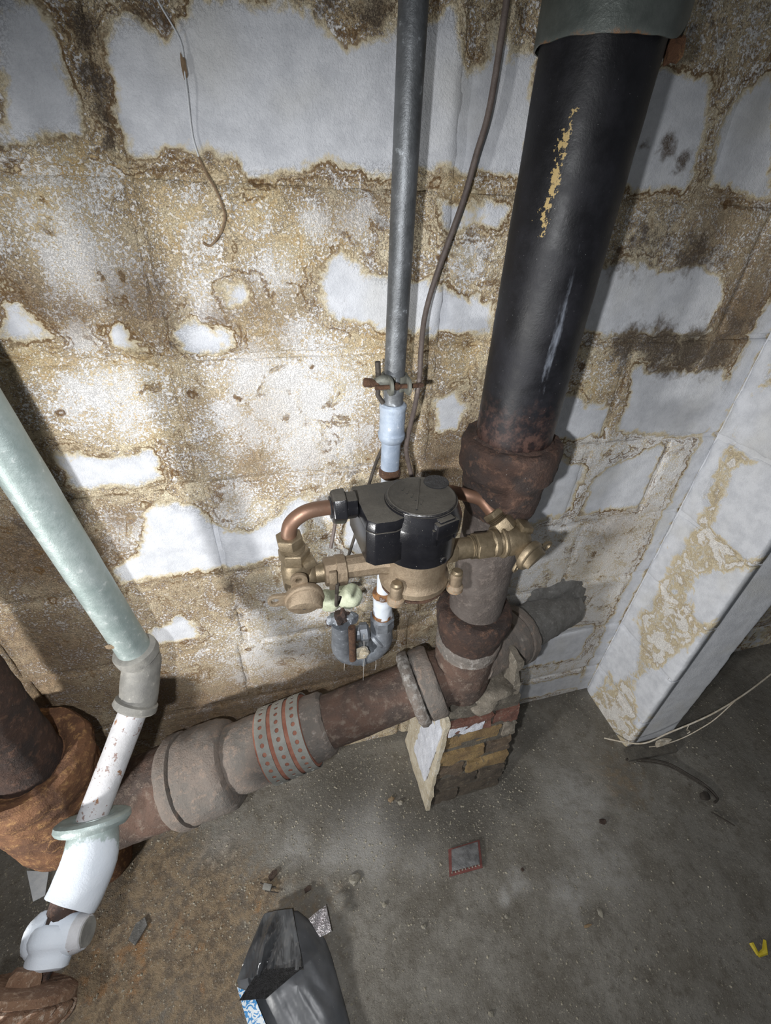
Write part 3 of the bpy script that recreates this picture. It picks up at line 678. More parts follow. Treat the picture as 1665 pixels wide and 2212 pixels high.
# ------------------------------------------------------------------ soil stack
AX, AY = -.577, -.139
def soil_stack():
    t = thing('soil_stack', 'thick black cast iron soil stack with rusty hubs, standing on the brick pier', 'pipe', (AX, AY, .42))
    def mk(x, y, z):
        ru = max(0, min(1, (1.17 - z) / .15)); a = math.atan2(y - AY, x - AX)
        ye = 0
        if 1.29 < z < 1.43: ye = math.exp(-((a + 2.42 - (z - 1.36) * 1.2) / .13) ** 2) * math.exp(-((z - 1.36) / .055) ** 4) * .95
        sc = math.exp(-((a + 1.72) / .16) ** 2) * (.25 + .6 * math.exp(-((z - 1.22) / .09) ** 2))
        return ru, ye, sc
    MB().lathe((AX, AY, 1.02), (0, 0, 1), [(0, .0545), (.44, .0565), (.5, .0565), (.75, .0565)], 56, step=.008).build('upper_pipe', 'black', t, rough=.0006, rscale=30, mask=mk)
    h = MB().lathe((AX, AY, .925), (0, 0, 1), [(0, .046), (.004, .055), (.018, .060), (.065, .0635), (.074, .069), (.08, .0725), (.118, .0735), (.126, .071), (.129, .066), (.1285, .058), (.122, .053)], 64, step=.005)
    h.build('hub', 'rust_dark', t, rough=.0025, rscale=55)
    jb = MB().lathe((AX, AY, 1.045), (0, 0, 1), [(0, .0545), (.004, .062), (.0075, .060), (.012, .0545)], 56, step=.003)
    jb.build('caulked_joint', 'rust_dark', t, rough=.0022, rscale=110)
    MB().lathe((AX, AY, .62), (0, 0, 1), [(0, .0505), (.32, .0515)], 48, step=.01).build('lower_pipe', 'rust_grey', t, rough=.0012, rscale=40,
        mask=lambda x, y, z: (0.25 * max(0, 1 - abs(z - .75) / .1), 0, 0))
    MB().lathe((AX, AY, .60), (0, 0, 1), [(0, .060), (.035, .066), (.055, .0715), (.075, .0735), (.088, .0715), (.094, .064), (.094, .052)], 56, step=.006).build('lower_hub', 'rust_dark', t, rough=.0025, rscale=60)
    MB().lathe((AX, AY, .575), (0, 0, 1), [(0, .058), (.004, .0645), (.028, .0655), (.034, .061)], 56, step=.006).build('hub_band', 'crust', t, rough=.0018, rscale=70,
        mask=lambda x, y, z: (.36 if y < AY - .02 and x < AX + .03 else 0, 0, 0))
    # tee body
    tb = MB().lathe((AX, AY, .41), (0, 0, 1), [(0, .030), (.01, .052), (.06, .063), (.13, .062), (.17, .059)], 48, step=.008)
    tb.build('tee_body', 'rust_pipe', t, rough=.003, rscale=45, mask=lambda x, y, z: (.15, 0, 0))
    # inlet branch to the drain
    d = (V(-1.137, -.138, .311) - V(-.562, -.14, .494)).normalized(); o = V(AX, AY, .489)
    MB().lathe(o, d, [(0, .058), (.05, .0605), (.06, .0655)], 48, step=.008).build('branch_neck', 'rust_pipe', t, rough=.002, rscale=50)
    MB().lathe(o + d * .057, d, [(0, .066), (.002, .0745), (.008, .0775), (.036, .0775), (.041, .074)], 60, step=.006).build('branch_hub', 'crust', t, rough=.0018, rscale=60)
    MB().lathe(o + d * .099, d, [(0, .072), (.002, .079), (.012, .0825), (.022, .080), (.027, .070), (.027, .058)], 60, step=.005).build('hub_rim', 'crust', t, rough=.0022, rscale=60,
        mask=lambda x, y, z: (.4, 0, 0))
    # branch into the wall on the right
    e = (V(-.25, -.01, .456) - V(-.555, -.138, .522)).normalized(); o2 = V(-.555, -.138, .522)
    MB().lathe(o2, e, [(0, .055), (.08, .056), (.10, .058)], 44, step=.008).build('wall_branch', 'crust', t, rough=.002, rscale=45)
    MB().lathe(o2 + e * .095, e, [(0, .058), (.003, .0665), (.02, .0690), (.033, .0690), (.035, .064)], 56, step=.006).build('wall_hub', 'crust', t, rough=.0018, rscale=60)
    MB().lathe(o2 + e * .133, e, [(0, .064), (.002, .0705), (.022, .0715), (.028, .067), (.028, .054)], 56, step=.006).build('wall_hub_rim', 'crust', t, rough=.0022, rscale=60)
    MB().lathe(o2 + e * .15, e, [(0, .052), (.24, .053)], 44, step=.012).build('wall_pipe', 'concrete', t, rough=.003, rscale=40)
    return t
soil_stack()
sl = thing('sheet_metal_sleeve', 'dull galvanized sheet metal sleeve around the top of the black stack', 'pipe sleeve', (AX + .006, AY + .002, 1.46))
b = MB(); n = 64; vs = []; fs = []
zz = list(np.linspace(0, 1, 26))
for k, f in enumerate(zz):
    for i in range(n):
        a = 2 * math.pi * i / n
        low = 1.458 + .0016 * mnoise.noise(Vector((math.cos(a) * 3, math.sin(a) * 3, 1))) + (.020 * math.exp(-((a - 5.6) / .25) ** 2))
        z = low + (1.76 - low) * f
        r = .0655 + .0012 * mnoise.noise(Vector((math.cos(a) * 2, math.sin(a) * 2, z * 12)))
        vs.append((AX + .006 + math.cos(a) * r, AY + .002 + math.sin(a) * r, z))
fs = [(j * n + i, j * n + (i + 1) % n, (j + 1) * n + (i + 1) % n, (j + 1) * n + i) for j in range(len(zz) - 1) for i in range(n)]
vi = [(AX + .006 + (x - AX - .006) * .975, AY + .002 + (y - AY - .002) * .975, z) for x, y, z in vs]
m0 = len(vs); vs += vi
fs += [tuple(m0 + q for q in f[::-1]) for f in list(fs)]
fs += [(i, m0 + i, m0 + (i + 1) % n, (i + 1) % n) for i in range(n)]
L0 = (len(zz) - 1) * n
fs += [(L0 + i, L0 + (i + 1) % n, m0 + L0 + (i + 1) % n, m0 + L0 + i) for i in range(n)]
b.add(vs, fs); b.build('sheet', 'sleeve', sl, mask=lambda x, y, z: (.45 * math.exp(-((z - 1.457) / .004) ** 2), 0, 0))
for a, z, r in ((-.62, 1.515, .009), (-.15, 1.50, .007)):
    c = V(AX + .006 + math.cos(a) * .0662, AY + .002 + math.sin(a) * .0662, z)
    MB().lathe(c, (math.cos(a), math.sin(a), 0), [(-.002, r), (.0012, r * .92)], 14).build('rust_spot', 'redpaint', sl)
MB().blob((AX + .064, AY - .022, 1.462), .011, 3, .4, 2, (.8, .8, 1.0)).build('rusted_tear', 'rust_red', sl, sharp=20)
# cement collar where the branch enters the wall
cc = MB(); cc.lathe((-.255, .012, .462), (0, -1, 0), [(0, .105), (.012, .098), (.020, .080), (.026, .066), (.028, .04)], 48, step=.006)
tag(cc.build('cement_collar', 'concrete', rough=.012, rscale=22, origin=(-.255, .0, .462)), 'rough grey cement packed around the branch pipe where it enters the wall', 'cement')

# ------------------------------------------------------------------ drain pipe
def drain():
    d = (V(-1.137, -.138, .311) - V(-.562, -.14, .494)).normalized(); o = V(AX, AY, .489)
    t = thing('drain_pipe', 'long rusty horizontal drain pipe sloping along the wall under the water meter', 'pipe', (-1.0, -.14, .28))
    def at(s): return o + d * s
    MB().lathe(at(.11), d, [(0, .0555), (.32, .0575)], 48, step=.008).build('pipe', 'rust_pipe', t, rough=.0016, rscale=30)
    MB().lathe(at(.31), d, [(0, .060), (.006, .0665), (.02, .068), (.10, .071), (.32, .076)], 52, step=.008).build('cement_coating', 'crust', t, rough=.0028, rscale=36,
        mask=lambda x, y, z: (.3 if x > -1.0 else 0, 0, 0))
    u, w, _ = frame(d)
    MB().lathe(at(.352), d, [(0, .0735), (.002, .0752), (.098, .0772), (.1, .075)], 52, step=.01).build('primer_wrap', 'redrust', t, rough=.0006, rscale=60)
    for k in range(3):
        s0 = .352 + k * .0345; wd = .026; r = .0772 + .0006 * k
        mb = MB(); cells = 26; a0, a1 = math.radians(-165), math.radians(165)
        da = (a1 - a0) / cells
        def pt(a, s, rr):
            # angle measured so that 0 faces the camera side and up
            return at(s0 + s) + (u * math.cos(a + ph0) + w * math.sin(a + ph0)) * rr
        best = max(range(64), key=lambda i: (u * math.cos(i / 64 * 6.2832) + w * math.sin(i / 64 * 6.2832)).dot(V(0, -.5, .86)))
        ph0 = best / 64 * 6.2832
        skew = .0
        for c in range(cells):
            ac = a0 + (c + .5) * da
            sq = [(-1, -1), (0, -1), (1, -1), (1, 0), (1, 1), (0, 1), (-1, 1), (-1, 0)]
            vs = []
            for rr in (r, r + .0016):
                vs += [pt(ac + x * da * .5, wd * .5 + y * wd * .5, rr) for x, y in sq]
                for x, y in sq:
                    l = math.hypot(x, y)
                    vs.append(pt(ac + x / l * .0046 / r, wd * .5 + y / l * .0046, rr))
            fs = []
            for i in range(8):
                j = (i + 1) % 8
                fs += [(i, 8 + i, 8 + j, j), (16 + i, 16 + j, 24 + j, 24 + i), (8 + i, 24 + i, 24 + j, 8 + j)]
                if y: pass
                if i in (0, 1, 4, 5): fs.append((i, j, 16 + j, 16 + i))
            mb.add(vs, fs)
        mb.build('perforated_strap', 'strap', t, sharp=50)
    MB().lathe(at(.525), d, [(0, .076), (.006, .086), (.02, .0925), (.085, .0945), (.10, .092)], 60, step=.008).build('hub', 'crust', t, rough=.0028, rscale=40)
    MB().lathe(at(.628), d, [(0, .088), (.003, .0955), (.022, .0965), (.03, .092)], 60, step=.006).build('hub_rim', 'crust', t, rough=.0022, rscale=50)
    MB().lathe(at(.65), d, [(0, .082), (.20, .080)], 48, step=.01).build('end_pipe', 'rust_pipe', t, rough=.002, rscale=40, mask=lambda x, y, z: (.2, 0, 0))
drain()

# ------------------------------------------------------------------ brick pier
def pier():
    t = thing('brick_pier', 'crumbling low brick pier with white plastered side under the soil stack', 'brick pier', (-.53, -.12, 0))
    x0, x1, y0, y1 = -.632, -.425, -.212, -.04
    core = MB(); core.prism([(x0 + .006, y0 + .0035), (x1 - .006, y0 + .0045), (x1 - .006, y1), (x0 + .006, y1)], -.01, .43, .86)
    core.build('mortar_core', 'mortar_d', t, bevel=.004)
    random.seed(11)
    ch = .0665
    for c in range(6):
        z0 = c * ch + .008; z1 = (c + 1) * ch - .008; k = 1 - .14 * (c * ch / .43)
        cx = (x0 + x1) / 2; cy = (y0 + y1) / 2
        ax0, ax1 = cx + (x0 - cx) * k, cx + (x1 - cx) * k; ay0, ay1 = cy + (y0 - cy) * k, cy + (y1 - cy) * k
        cuts = [ax0, ax0 + (ax1 - ax0) * (.62 if c % 2 else .40), ax1]
        if c == 4: cuts = [ax0, ax0 + (ax1 - ax0) * .8, ax1]
        for i in range(2):
            for (ya, yb) in ((ay0, (ay0 + ay1) / 2 - .004), ((ay0 + ay1) / 2 + .004, ay1)):
                mb = MB()
                xa, xb = cuts[i] + .004, cuts[i + 1] - .004
                j = random.uniform(-.004, .003)
                nx, ny, nz = 8, 6, 5
                grid = {}
                vs = []; fs = []
                # subdivided box
                import itertools
                def gid(a, b_, c_):
                    if (a, b_, c_) not in grid:
                        grid[(a, b_, c_)] = len(vs); vs.append((xa + (xb - xa) * a / nx, ya + j + (yb - ya) * b_ / ny, z0 + (z1 - z0) * c_ / nz))
                    return grid[(a, b_, c_)]
                for a in range(nx):
                    for b_ in range(ny):
                        fs.append((gid(a, b_, 0), gid(a, b_ + 1, 0), gid(a + 1, b_ + 1, 0), gid(a + 1, b_, 0)))
                        fs.append((gid(a, b_, nz), gid(a + 1, b_, nz), gid(a + 1, b_ + 1, nz), gid(a, b_ + 1, nz)))
                for a in range(nx):
                    for c_ in range(nz):
                        fs.append((gid(a, 0, c_), gid(a + 1, 0, c_), gid(a + 1, 0, c_ + 1), gid(a, 0, c_ + 1)))
                        fs.append((gid(a, ny, c_), gid(a, ny, c_ + 1), gid(a + 1, ny, c_ + 1), gid(a + 1, ny, c_)))
                for b_ in range(ny):
                    for c_ in range(nz):
                        fs.append((gid(0, b_, c_), gid(0, b_, c_ + 1), gid(0, b_ + 1, c_ + 1), gid(0, b_ + 1, c_)))
                        fs.append((gid(nx, b_, c_), gid(nx, b_ + 1, c_), gid(nx, b_ + 1, c_ + 1), gid(nx, b_, c_ + 1)))
                mb.add(vs, fs)
                col = {5: 'brick_r', 4: ('brick_y', 'mortar')[i], 3: ('brick_y', 'brick_b')[1 - i], 2: ('brick_b', 'brick_y')[i]}.get(c, 'brick_d')
                if c == 3: col = ('brick_y', 'brick_b')[i]
                mb.build('brick', col, t, rough=.0062, rscale=38, sharp=60)
    # white plaster on the left face, cement slumped on the right
    def slab(name, poly, xf, th, mat, rough, sc, nrm=(-1, 0, 0)):
        mb = MB(); ny = 16; nz = 36; vs = []; fs = []
        for s in (0, 1):
            for jz in range(nz + 1):
                f = jz / nz; z = poly[0] + (poly[1] - poly[0]) * f
                ya = poly[2] + (poly[4] - poly[2]) * f; yb = poly[3] + (poly[5] - poly[3]) * f
                ya += .003 * mnoise.noise(Vector((z * 40, 3, xf * 9))); yb += .004 * mnoise.noise(Vector((z * 40, 7, 1)))
                for i in range(ny + 1):
                    y = ya + (yb - ya) * i / ny
                    vs.append((xf(f) + (s * th * nrm[0]), y, z))
        k = (ny + 1) * (nz + 1)
        for j in range(nz):
            for i in range(ny):
                q = (j * (ny + 1) + i, j * (ny + 1) + i + 1, (j + 1) * (ny + 1) + i + 1, (j + 1) * (ny + 1) + i)
                fs += [q[::-1], tuple(k + a for a in q)]
        rim = [i for i in range(ny + 1)] + [j * (ny + 1) + ny for j in range(1, nz + 1)] + [nz * (ny + 1) + i for i in range(ny - 1, -1, -1)] + [j * (ny + 1) for j in range(nz - 1, 0, -1)]
        for a, b_ in zip(rim, rim[1:] + rim[:1]): fs.append((a, b_, k + b_, k + a))
        mb.add(vs, fs)
        return mb.build(name, mat, t, rough=rough, rscale=sc, sharp=60)
    class XF:
        def __init__(s, a, b): s.a, s.b = a, b
        def __call__(s, f): return s.a + (s.b - s.a) * f
        def __mul__(s, k): return s.a * k
    slab('plaster_crust', (.0, .40, -.222, -.03, -.205, -.05), XF(x0 + .002, x0 + .016), .010, 'plaster', .0032, 30)
    slab('white_paint_flake', (.10, .37, -.190, -.10, -.200, -.12), XF(x0 - .0085, x0 + .007), .003, 'whitepaint', .003, 50)
    slab('cement_slump', (.05, .55, -.200, -.06, -.19, -.08), XF(x1 - .004, x1 - .055), .016, 'mortar', .008, 34, (1, 0, 0))
    # painted brick face below the tee
    mb = MB(); vs = []; fs = []; nx_, nz_ = 18, 8
    for s in (0, 1):
        for j in range(nz_ + 1):
            for i in range(nx_ + 1):
                x = -.614 + .085 * i / nx_; z = .338 + .034 * j / nz_ + .006 * mnoise.noise(Vector((x * 50, j, 0)))
                vs.append((x, -.2015 - .004 * s + .003 * mnoise.noise(Vector((x * 60, z * 60, 5))), z))
    k = (nx_ + 1) * (nz_ + 1)
    for j in range(nz_):
        for i in range(nx_):
            q = (j * (nx_ + 1) + i, j * (nx_ + 1) + i + 1, (j + 1) * (nx_ + 1) + i + 1, (j + 1) * (nx_ + 1) + i)
            fs += [q[::-1], tuple(k + a for a in q)]
    rim = [i for i in range(nx_ + 1)] + [j * (nx_ + 1) + nx_ for j in range(1, nz_ + 1)] + [nz_ * (nx_ + 1) + i for i in range(nx_ - 1, -1, -1)] + [j * (nx_ + 1) for j in range(nz_ - 1, 0, -1)]
    for a, b_ in zip(rim, rim[1:] + rim[:1]): fs.append((a, b_, k + b_, k + a))
    mb.add(vs, fs); mb.build('white_paint_patch', 'whitepaint', t)
    mb = MB(); mb.blob((-.53, -.15, .425), .085, 9, .25, 4, (1.0, .75, .38)); mb.build('cement_bed', 'mortar', t, rough=.006, rscale=40)
pier()

# ------------------------------------------------------------------ rusted stack at the left
def rust_stack():
    x, y = -1.418, -.136
    t = thing('rusted_stack', 'heavy red-brown rusted iron stack and swollen hub at the left edge', 'pipe', (x, y, .2))
    MB().lathe((x, y, .44), (0, 0, 1), [(0, .059), (1.3, .060)], 48, step=.012).build('pipe', 'rust_dark', t, rough=.003, rscale=35)
    MB().lathe((x, y, .195), (0, 0, 1), [(0, .040), (.004, .062), (.03, .086), (.07, .097), (.16, .097), (.21, .095), (.238, .0985), (.262, .104), (.285, .105), (.298, .099), (.302, .088), (.296, .070), (.285, .061)], 72, step=.006).build('hub', 'rust_red', t, rough=.0045, rscale=42)
    MB().lathe((x, y, .0), (0, 0, 1), [(0, .050), (.21, .052)], 40, step=.012).build('foot', 'rust_red', t, rough=.003, rscale=35)
rust_stack()

# ------------------------------------------------------------------ galvanized line with valve
def galv_line():
    A = V(-1.166, -.148, .730); B = V(-1.245, -.272, .560)
    t = thing('galvanized_drain_line', 'pale galvanized pipe with elbow, white pipe and gate valve at the left', 'pipe', (-1.17, -.16, .68))
    up = (V(-1.205, -.1435, 1.11) - A).normalized()
    MB().lathe(A - up * .012, up, [(0, .0242), (.60, .0242), (.95, .0242)], 40, step=.012).build('upper_pipe', 'galv', t, rough=.0003, rscale=30,
        mask=lambda x, y, z: (.0, .0, 0))
    a = A + up * .018
    mb = MB().blob(V(-1.1852, -.168, .781), .006, 2, .2, 2, (1.3, .35, .8)); mb.build('tan_paint_chip', 'tan', t)
    C1 = V(-1.170, -.160, .692); d2 = (B - V(-1.176, -.182, .668)).normalized()
    # elbow: collar, bent body, collar
    el = thing_part('elbow', t)
    MB().lathe(a, -up, [(0, .0255), (.003, .0315), (.017, .0325), (.021, .029)], 36, step=.004).build('upper_collar', 'greyiron', el, rough=.0012, rscale=120)
    pth = smooth_path([A + up * .004, A - up * .015, C1, V(-1.1755, -.181, .669) , V(-1.1755, -.181, .669) + d2 * .012], 6)
    el2 = MB().tube(pth, [.0285] * len(pth), 24); el2.build('body', 'greyiron', el, rough=.0008, rscale=80)
    E0 = V(-1.177, -.184, .6665)
    MB().lathe(E0, d2, [(0, .026), (.003, .0325), (.012, .0335), (.016, .030), (.018, .024)], 36, step=.004).build('lower_collar', 'greyiron', el, rough=.0008, rscale=90, mask=lambda *p: (0, .15, 0))
    ln = (B - E0).length
    MB().lathe(E0, d2, [(0, .0212), (ln * .5, .0212), (ln + .04, .0212)], 32, step=.01).build('painted_pipe', 'whitepipe', t, rough=.0004, rscale=40,
        mask=lambda x, y, z: (max(0, .28 + .25 * mnoise.noise(Vector((x * 35, y * 35, z * 35)))), 0, 0))
    # reducing elbow with a broad beaded rim
    rd = thing_part('reducing_elbow', t)
    F0 = V(-1.250, -.300, .551); ax = V(-.10, -.86, -.42).normalized()
    rim = (V(.05, .80, .60)).normalized()
    MB().lathe(F0 - rim * .004, rim, [(0, .034), (-.004, .040), (-.002, .047), (.004, .0505), (.010, .0495), (.013, .044), (.012, .030), (.008, .022)], 48, step=.003).build('beaded_rim', 'galv', rd, rough=.0008, rscale=70)
    p2 = smooth_path([F0 + V(0, .004, 0), V(-1.250, -.316, .540), V(-1.254, -.340, .524), V(-1.266, -.366, .511), V(-1.275, -.383, .506)], 6)
    MB().tube(p2, [.0315 + .0055 * min(1, i / 12) ** 1.2 - .0015 * max(0, (i - 16) / 9) for i in range(len(p2))], 32).build('body', 'galv', rd, rough=.0008, rscale=60,
        mask=lambda x, y, z: (0, min(1, max(0, (-.315 - y) / .03)) * .95, 0))
    c2 = V(-1.286, -.402, .497); cx = V(-.22, -.93, -.28).normalized()
    MB().lathe(c2 - cx * .003, cx, [(0, .024), (.003, .030), (.008, .033), (.018, .0335), (.024, .031), (.028, .0275), (.042, .0265), (.045, .022)], 28, step=.004).build('bonnet', 'whitepipe', rd, rough=.0018, rscale=45, sharp=40, mask=lambda *p: (0, .95, 0))
    MB().lathe(c2 - cx * .026, cx, [(0, .021), (.028, .021)], 20).build('nipple', 'rust_dark', rd)
    sx = V(.97, -.2, .12).normalized(); sb = c2 + cx * .008
    MB().lathe(sb, sx, [(0, .026), (.022, .0235), (.036, .0205), (.041, .0185), (.042, .0155)], 24, step=.004).build('side_outlet', 'whitepipe', rd, rough=.0012, rscale=60, mask=lambda x, y, z: (0, .95 if (V(x, y, z) - sb).dot(sx) < .030 else 0, 0))
    MB().lathe(sb + sx * .0385, sx, [(0, .0165), (.006, .0160)], 20).build('outlet_plug', 'greyiron', rd, rough=.0008, rscale=90)
    MB().lathe(sb - sx * .008, -sx, [(0, .027), (.018, .026), (.026, .021), (.028, .012)], 20, step=.004).build('side_boss', 'whitepipe', rd, rough=.0016, rscale=60, mask=lambda *p: (0, .95, 0))
    st = thing_part('stem', t)
    s0 = c2 + cx * .036
    MB().lathe(s0, cx, [(0, .012), (.012, .0085), (.020, .0085), (.022, .0135), (.030, .0135), (.034, .0095), (.052, .0095)], 16, step=.004).build('spindle', 'rust_dark', st, rough=.0012, rscale=120)
    MB().tube([s0 + cx * .022 + V(.004, 0, .004), s0 + cx * .024 + V(.020, 0, .004), s0 + cx * .030 + V(.024, -.002, .002)], .0028, 8).build('pin', 'rust_dark', st)
    for q_ in (-1, 1):
        MB().obox(s0 + cx * .044 + V(q_ * .011, 0, .002), (.0035, .013, .005)).build('yoke_arm', 'rust_dark', st, bevel=.001)
    # handwheel, scalloped rim
    W0 = V(-1.314, -.460, .497); wx = V(-.28, -.91, -.32).normalized()
    hw = thing_part('handwheel', t)
    MB().lathe(W0 - wx * .022, wx, [(0, .016), (.006, .021), (.014, .022), (.02, .018)], 6).build('wheel_nut', 'rust_pale', hw, rough=.0015, rscale=90)
    n = 156; u, w, _ = frame(wx); mb = MB(); prof = [(-.008, .012), (-.010, .052), (-.006, .064), (.002, .066), (.004, .062), (.006, .0675), (.010, .069), (.016, .069), (.022, .066), (.025, .056), (.010, .04), (.010, .012)]
    vs = []
    for tt, r in prof:
        for i in range(n):
            a = 2 * math.pi * i / n
            rr = r
            if tt > .003 and r > .05: rr = r - (.0125 * max(0, math.sin(a * 13)) ** .5 if math.sin(a * 13) > 0 else 0) * min(1, (tt - .003) / .008)
            vs.append(W0 + wx * tt + (u * math.cos(a + tt * 22) + w * math.sin(a + tt * 22)) * rr)
    fs = [(j * n + i, j * n + (i + 1) % n, (j + 1) * n + (i + 1) % n, (j + 1) * n + i) for j in range(len(prof) - 1) for i in range(n)]
    fs += [tuple(range(n))[::-1], tuple((len(prof) - 1) * n + i for i in range(n))]
    mb.add(vs, fs); mb.build('scalloped_wheel', 'rust_pale', hw, rough=.001, rscale=80, mask=lambda x, y, z: (.35 if (V(x, y, z) - W0).dot(wx) > .004 else 0, 0, 0))
def thing_part(name, parent):
    o = bpy.data.objects.new(name, None); C.objects.link(o); o.parent = parent; o.empty_display_size = .02
    WL[o.name] = WL[parent.name].copy()
    return o
galv_line()

# ------------------------------------------------------------------ riser with union and return bend
RX, RY = -.744, -.072
def riser():
    t = thing('riser_pipe', 'slim grey water riser with pale blue union, running up behind the meter', 'pipe', (RX, RY, .5))
    def mk(x, y, z): return 0, max(0, min(.42, (1.26 - z) * 2.2)) * (1 if z < 1.26 else 0), 0
    MB().lathe((RX, RY, 1.075), (0, 0, 1), [(0, .0146), (.7, .0146)], 28, step=.01).build('upper_pipe', 'grey_pipe', t, mask=mk)
    MB().lathe((RX, RY, 1.028), (0, 0, 1), [(0, .0155), (.002, .0178), (.008, .0205), (.014, .0208), (.016, .0192), (.052, .0192), (.054, .0202), (.059, .0200), (.062, .017)], 32, step=.003).build('union', 'bluezinc', t, rough=.0005, rscale=120)
    MB().lathe((RX, RY, .978), (0, 0, 1), [(0, .0148), (.052, .0150)], 28, step=.006).build('lower_sleeve', 'bluezinc', t)
    MB().lathe((RX, RY, .965), (0, 0, 1), [(0, .0145), (.003, .0175), (.013, .0175), (.016, .015)], 28, step=.003).build('rusty_collar', 'bolt', t, rough=.0008, rscale=120)
    MB().lathe((RX, RY, .70), (0, 0, 1), [(0, .0135), (.268, .0135)], 24, step=.01).build('hidden_pipe', 'whitepipe', t, mask=lambda x, y, z: (0, .9, 0))
    MB().lathe((RX, RY, .630), (0, 0, 1), [(0, .0185), (.004, .0215), (.010, .0195), (.056, .0195), (.060, .0215), (.068, .0215), (.072, .018), (.073, .014)], 28, step=.004).build('white_coupling', 'whitepipe', t, rough=.0012, rscale=70,
        mask=lambda x, y, z: ((.75, 0, 0) if z > .694 or z < .640 else (.22, .8, 0)))
    # zinc return bend
    rb = thing_part('return_bend', t)
    MB().lathe((RX, RY, .598), (0, 0, 1), [(0, .022), (.004, .0255), (.018, .0265), (.03, .026), (.034, .020)], 8, step=.006, ph=.2).build('hex_collar', 'zinc', rb, rough=.0012, rscale=70, sharp=28)
    pts = [V(RX, RY, .612), V(RX, RY, .585)] + arc((RX - .0425, RY - .004, .566), (1, 0, 0), (0, 0, -1), .0425, 0, math.pi, 14) + [V(RX - .085, RY - .008, .60), V(RX - .086, RY - .01, .645)]
    MB().tube(pts, [.0225] * 2 + [.0232] * 15 + [.022, .0205], 24).build('bend', 'zinc', rb, rough=.0012, rscale=60)
    MB().tube([V(RX - .052, RY - .004, .536), V(RX - .046, RY - .004, .516), V(RX - .046, RY, .51)], .0, 6)
    c = V(RX - .043, RY - .004, .5237)
    MB().lathe(c - V(.004, 0, 0), (1, 0, 0), [(0, .0235), (.0015, .0262), (.0065, .0262), (.008, .0235)], 28).build('cast_bead', 'zinc', rb, rough=.0006, rscale=80)
    MB().lathe((RX - .012, RY - .002, .565), (.75, 0, .66), [(0, .0235), (.002, .0262), (.008, .0262), (.011, .0235)], 28).build('cast_bead', 'zinc', rb, rough=.0006, rscale=80)
    MB().lathe((RX - .030, RY - .012, .604), (-1, .1, -.08), [(0, .012), (.004, .0205), (.018, .021), (.02, .0155), (.028, .015), (.03, .019), (.04, .019)], 12, ph=.1).build('side_plug', 'zinc', rb, rough=.0008, rscale=80, sharp=28)
    MB().tube([V(RX - .070, RY - .034, .652), V(RX - .070, RY - .037, .60), V(RX - .069, RY - .036, .556)], .0075, 12).build('rusty_bolt', 'bolt', t, rough=.0012, rscale=120)
    MB().blob((RX - .048, RY - .03, .563), .016, 4, .35, 3, (1.2, .4, 1)).build('plaster_lump', 'plaster', t, sharp=30)
    for k, (x, y, z, r) in enumerate(((RX - .098, RY - .01, .655, .013), (RX - .085, RY - .016, .668, .014), (RX - .07, RY - .022, .665, .011), (RX - .105, RY, .64, .010))):
        MB().blob((x, y, z), r, k + 7, .35, 3).build('crust', 'rust_dark' if k % 2 else 'zinc', t, rough=.002, rscale=120, sharp=25)
riser()
pl = thing('putty_plug', 'lumpy pale green putty plug below the left meter coupling', 'putty', (-.822, -.06, .69))
MB().blob((-.808, -.062, .692), .024, 1, .12, 3).build('lump', 'putty', pl, rough=.0015, rscale=60)
MB().blob((-.845, -.050, .678), .024, 2, .12, 3).build('lump', 'putty', pl, rough=.0015, rscale=60)
MB().lathe((-.825, -.05, .685), (0, 1, 0), [(0, .015), (.06, .015)], 16).build('stub', 'putty', pl)

def clamp():
    z = 1.124
    t = thing('ground_clamp', 'small olive ground clamp with rusty bolt on the grey riser', 'clamp', (RX, RY, z))
    for sg, nm in ((-1, 'jaw'), (1, 'jaw')):
        mb = MB(); vs = []; fs = []; k = 14
        for i in range(k + 1):
            a = math.radians(-78 + 156 * i / k) if sg > 0 else math.radians(102 + 156 * i / k)
            for r in (.0152, .0188):
                for dz in (-.009 - .003 * math.cos(i / k * math.pi), .009):
                    vs.append((RX + math.cos(a) * r, RY + math.sin(a) * r, z + dz))
        for i in range(k):
            b = i * 4; fs += [(b, b + 4, b + 5, b + 1), (b + 2, b + 3, b + 7, b + 6), (b, b + 2, b + 6, b + 4), (b + 1, b + 5, b + 7, b + 3)]
        fs += [(0, 1, 3, 2), (k * 4, k * 4 + 2, k * 4 + 3, k * 4 + 1)]
        mb.add(vs, fs); mb.build('jaw', 'clamp', t, bevel=.0008)
        mb = MB(); mb.tab(V(RX + sg * .0125, RY - .026, z), (0, -1, 0), (1, 0, 0), .012, .012, .0035, .004); mb.build('lug', 'clamp', t, bevel=.0006)
    MB().blob(V(RX - .020, RY - .012, z + .002), .0135, 5, .12, 3, (1.2, .8, .8)).build('wire_boss', 'clamp', t)
    MB().lathe(V(RX - .034, RY - .026, z), (1, 0, 0), [(0, .0032), (.068, .0032)], 12).build('bolt', 'bolt', t, rough=.0003, rscale=300)
    MB().lathe(V(RX - .048, RY - .014, z + .004), (1, -.1, -.1), [(0, .0045), (.002, .0062), (.012, .0062), (.014, .005), (.024, .0045)], 14).build('bolt_head', 'bolt', t, rough=.0006, rscale=200)
    MB().lathe(V(RX - .003, RY - .021, z - .001), (0, -1, .1), [(0, .005), (.005, .005), (.007, .0035)], 12).build('screw', 'bolt', t)
    MB().tube([V(RX - .022, RY + .004, z), V(RX - .024, RY - .002, z - .02), V(RX - .016, RY - .004, z - .032)], .0035, 10).build('wire_tail', 'darkwire', t)
    MB().tube([V(RX - .024, RY - .004, z + .004), V(RX - .026, RY - .004, z + .028)], .004, 8).build('wire_stub', 'darkwire', t)
clamp()

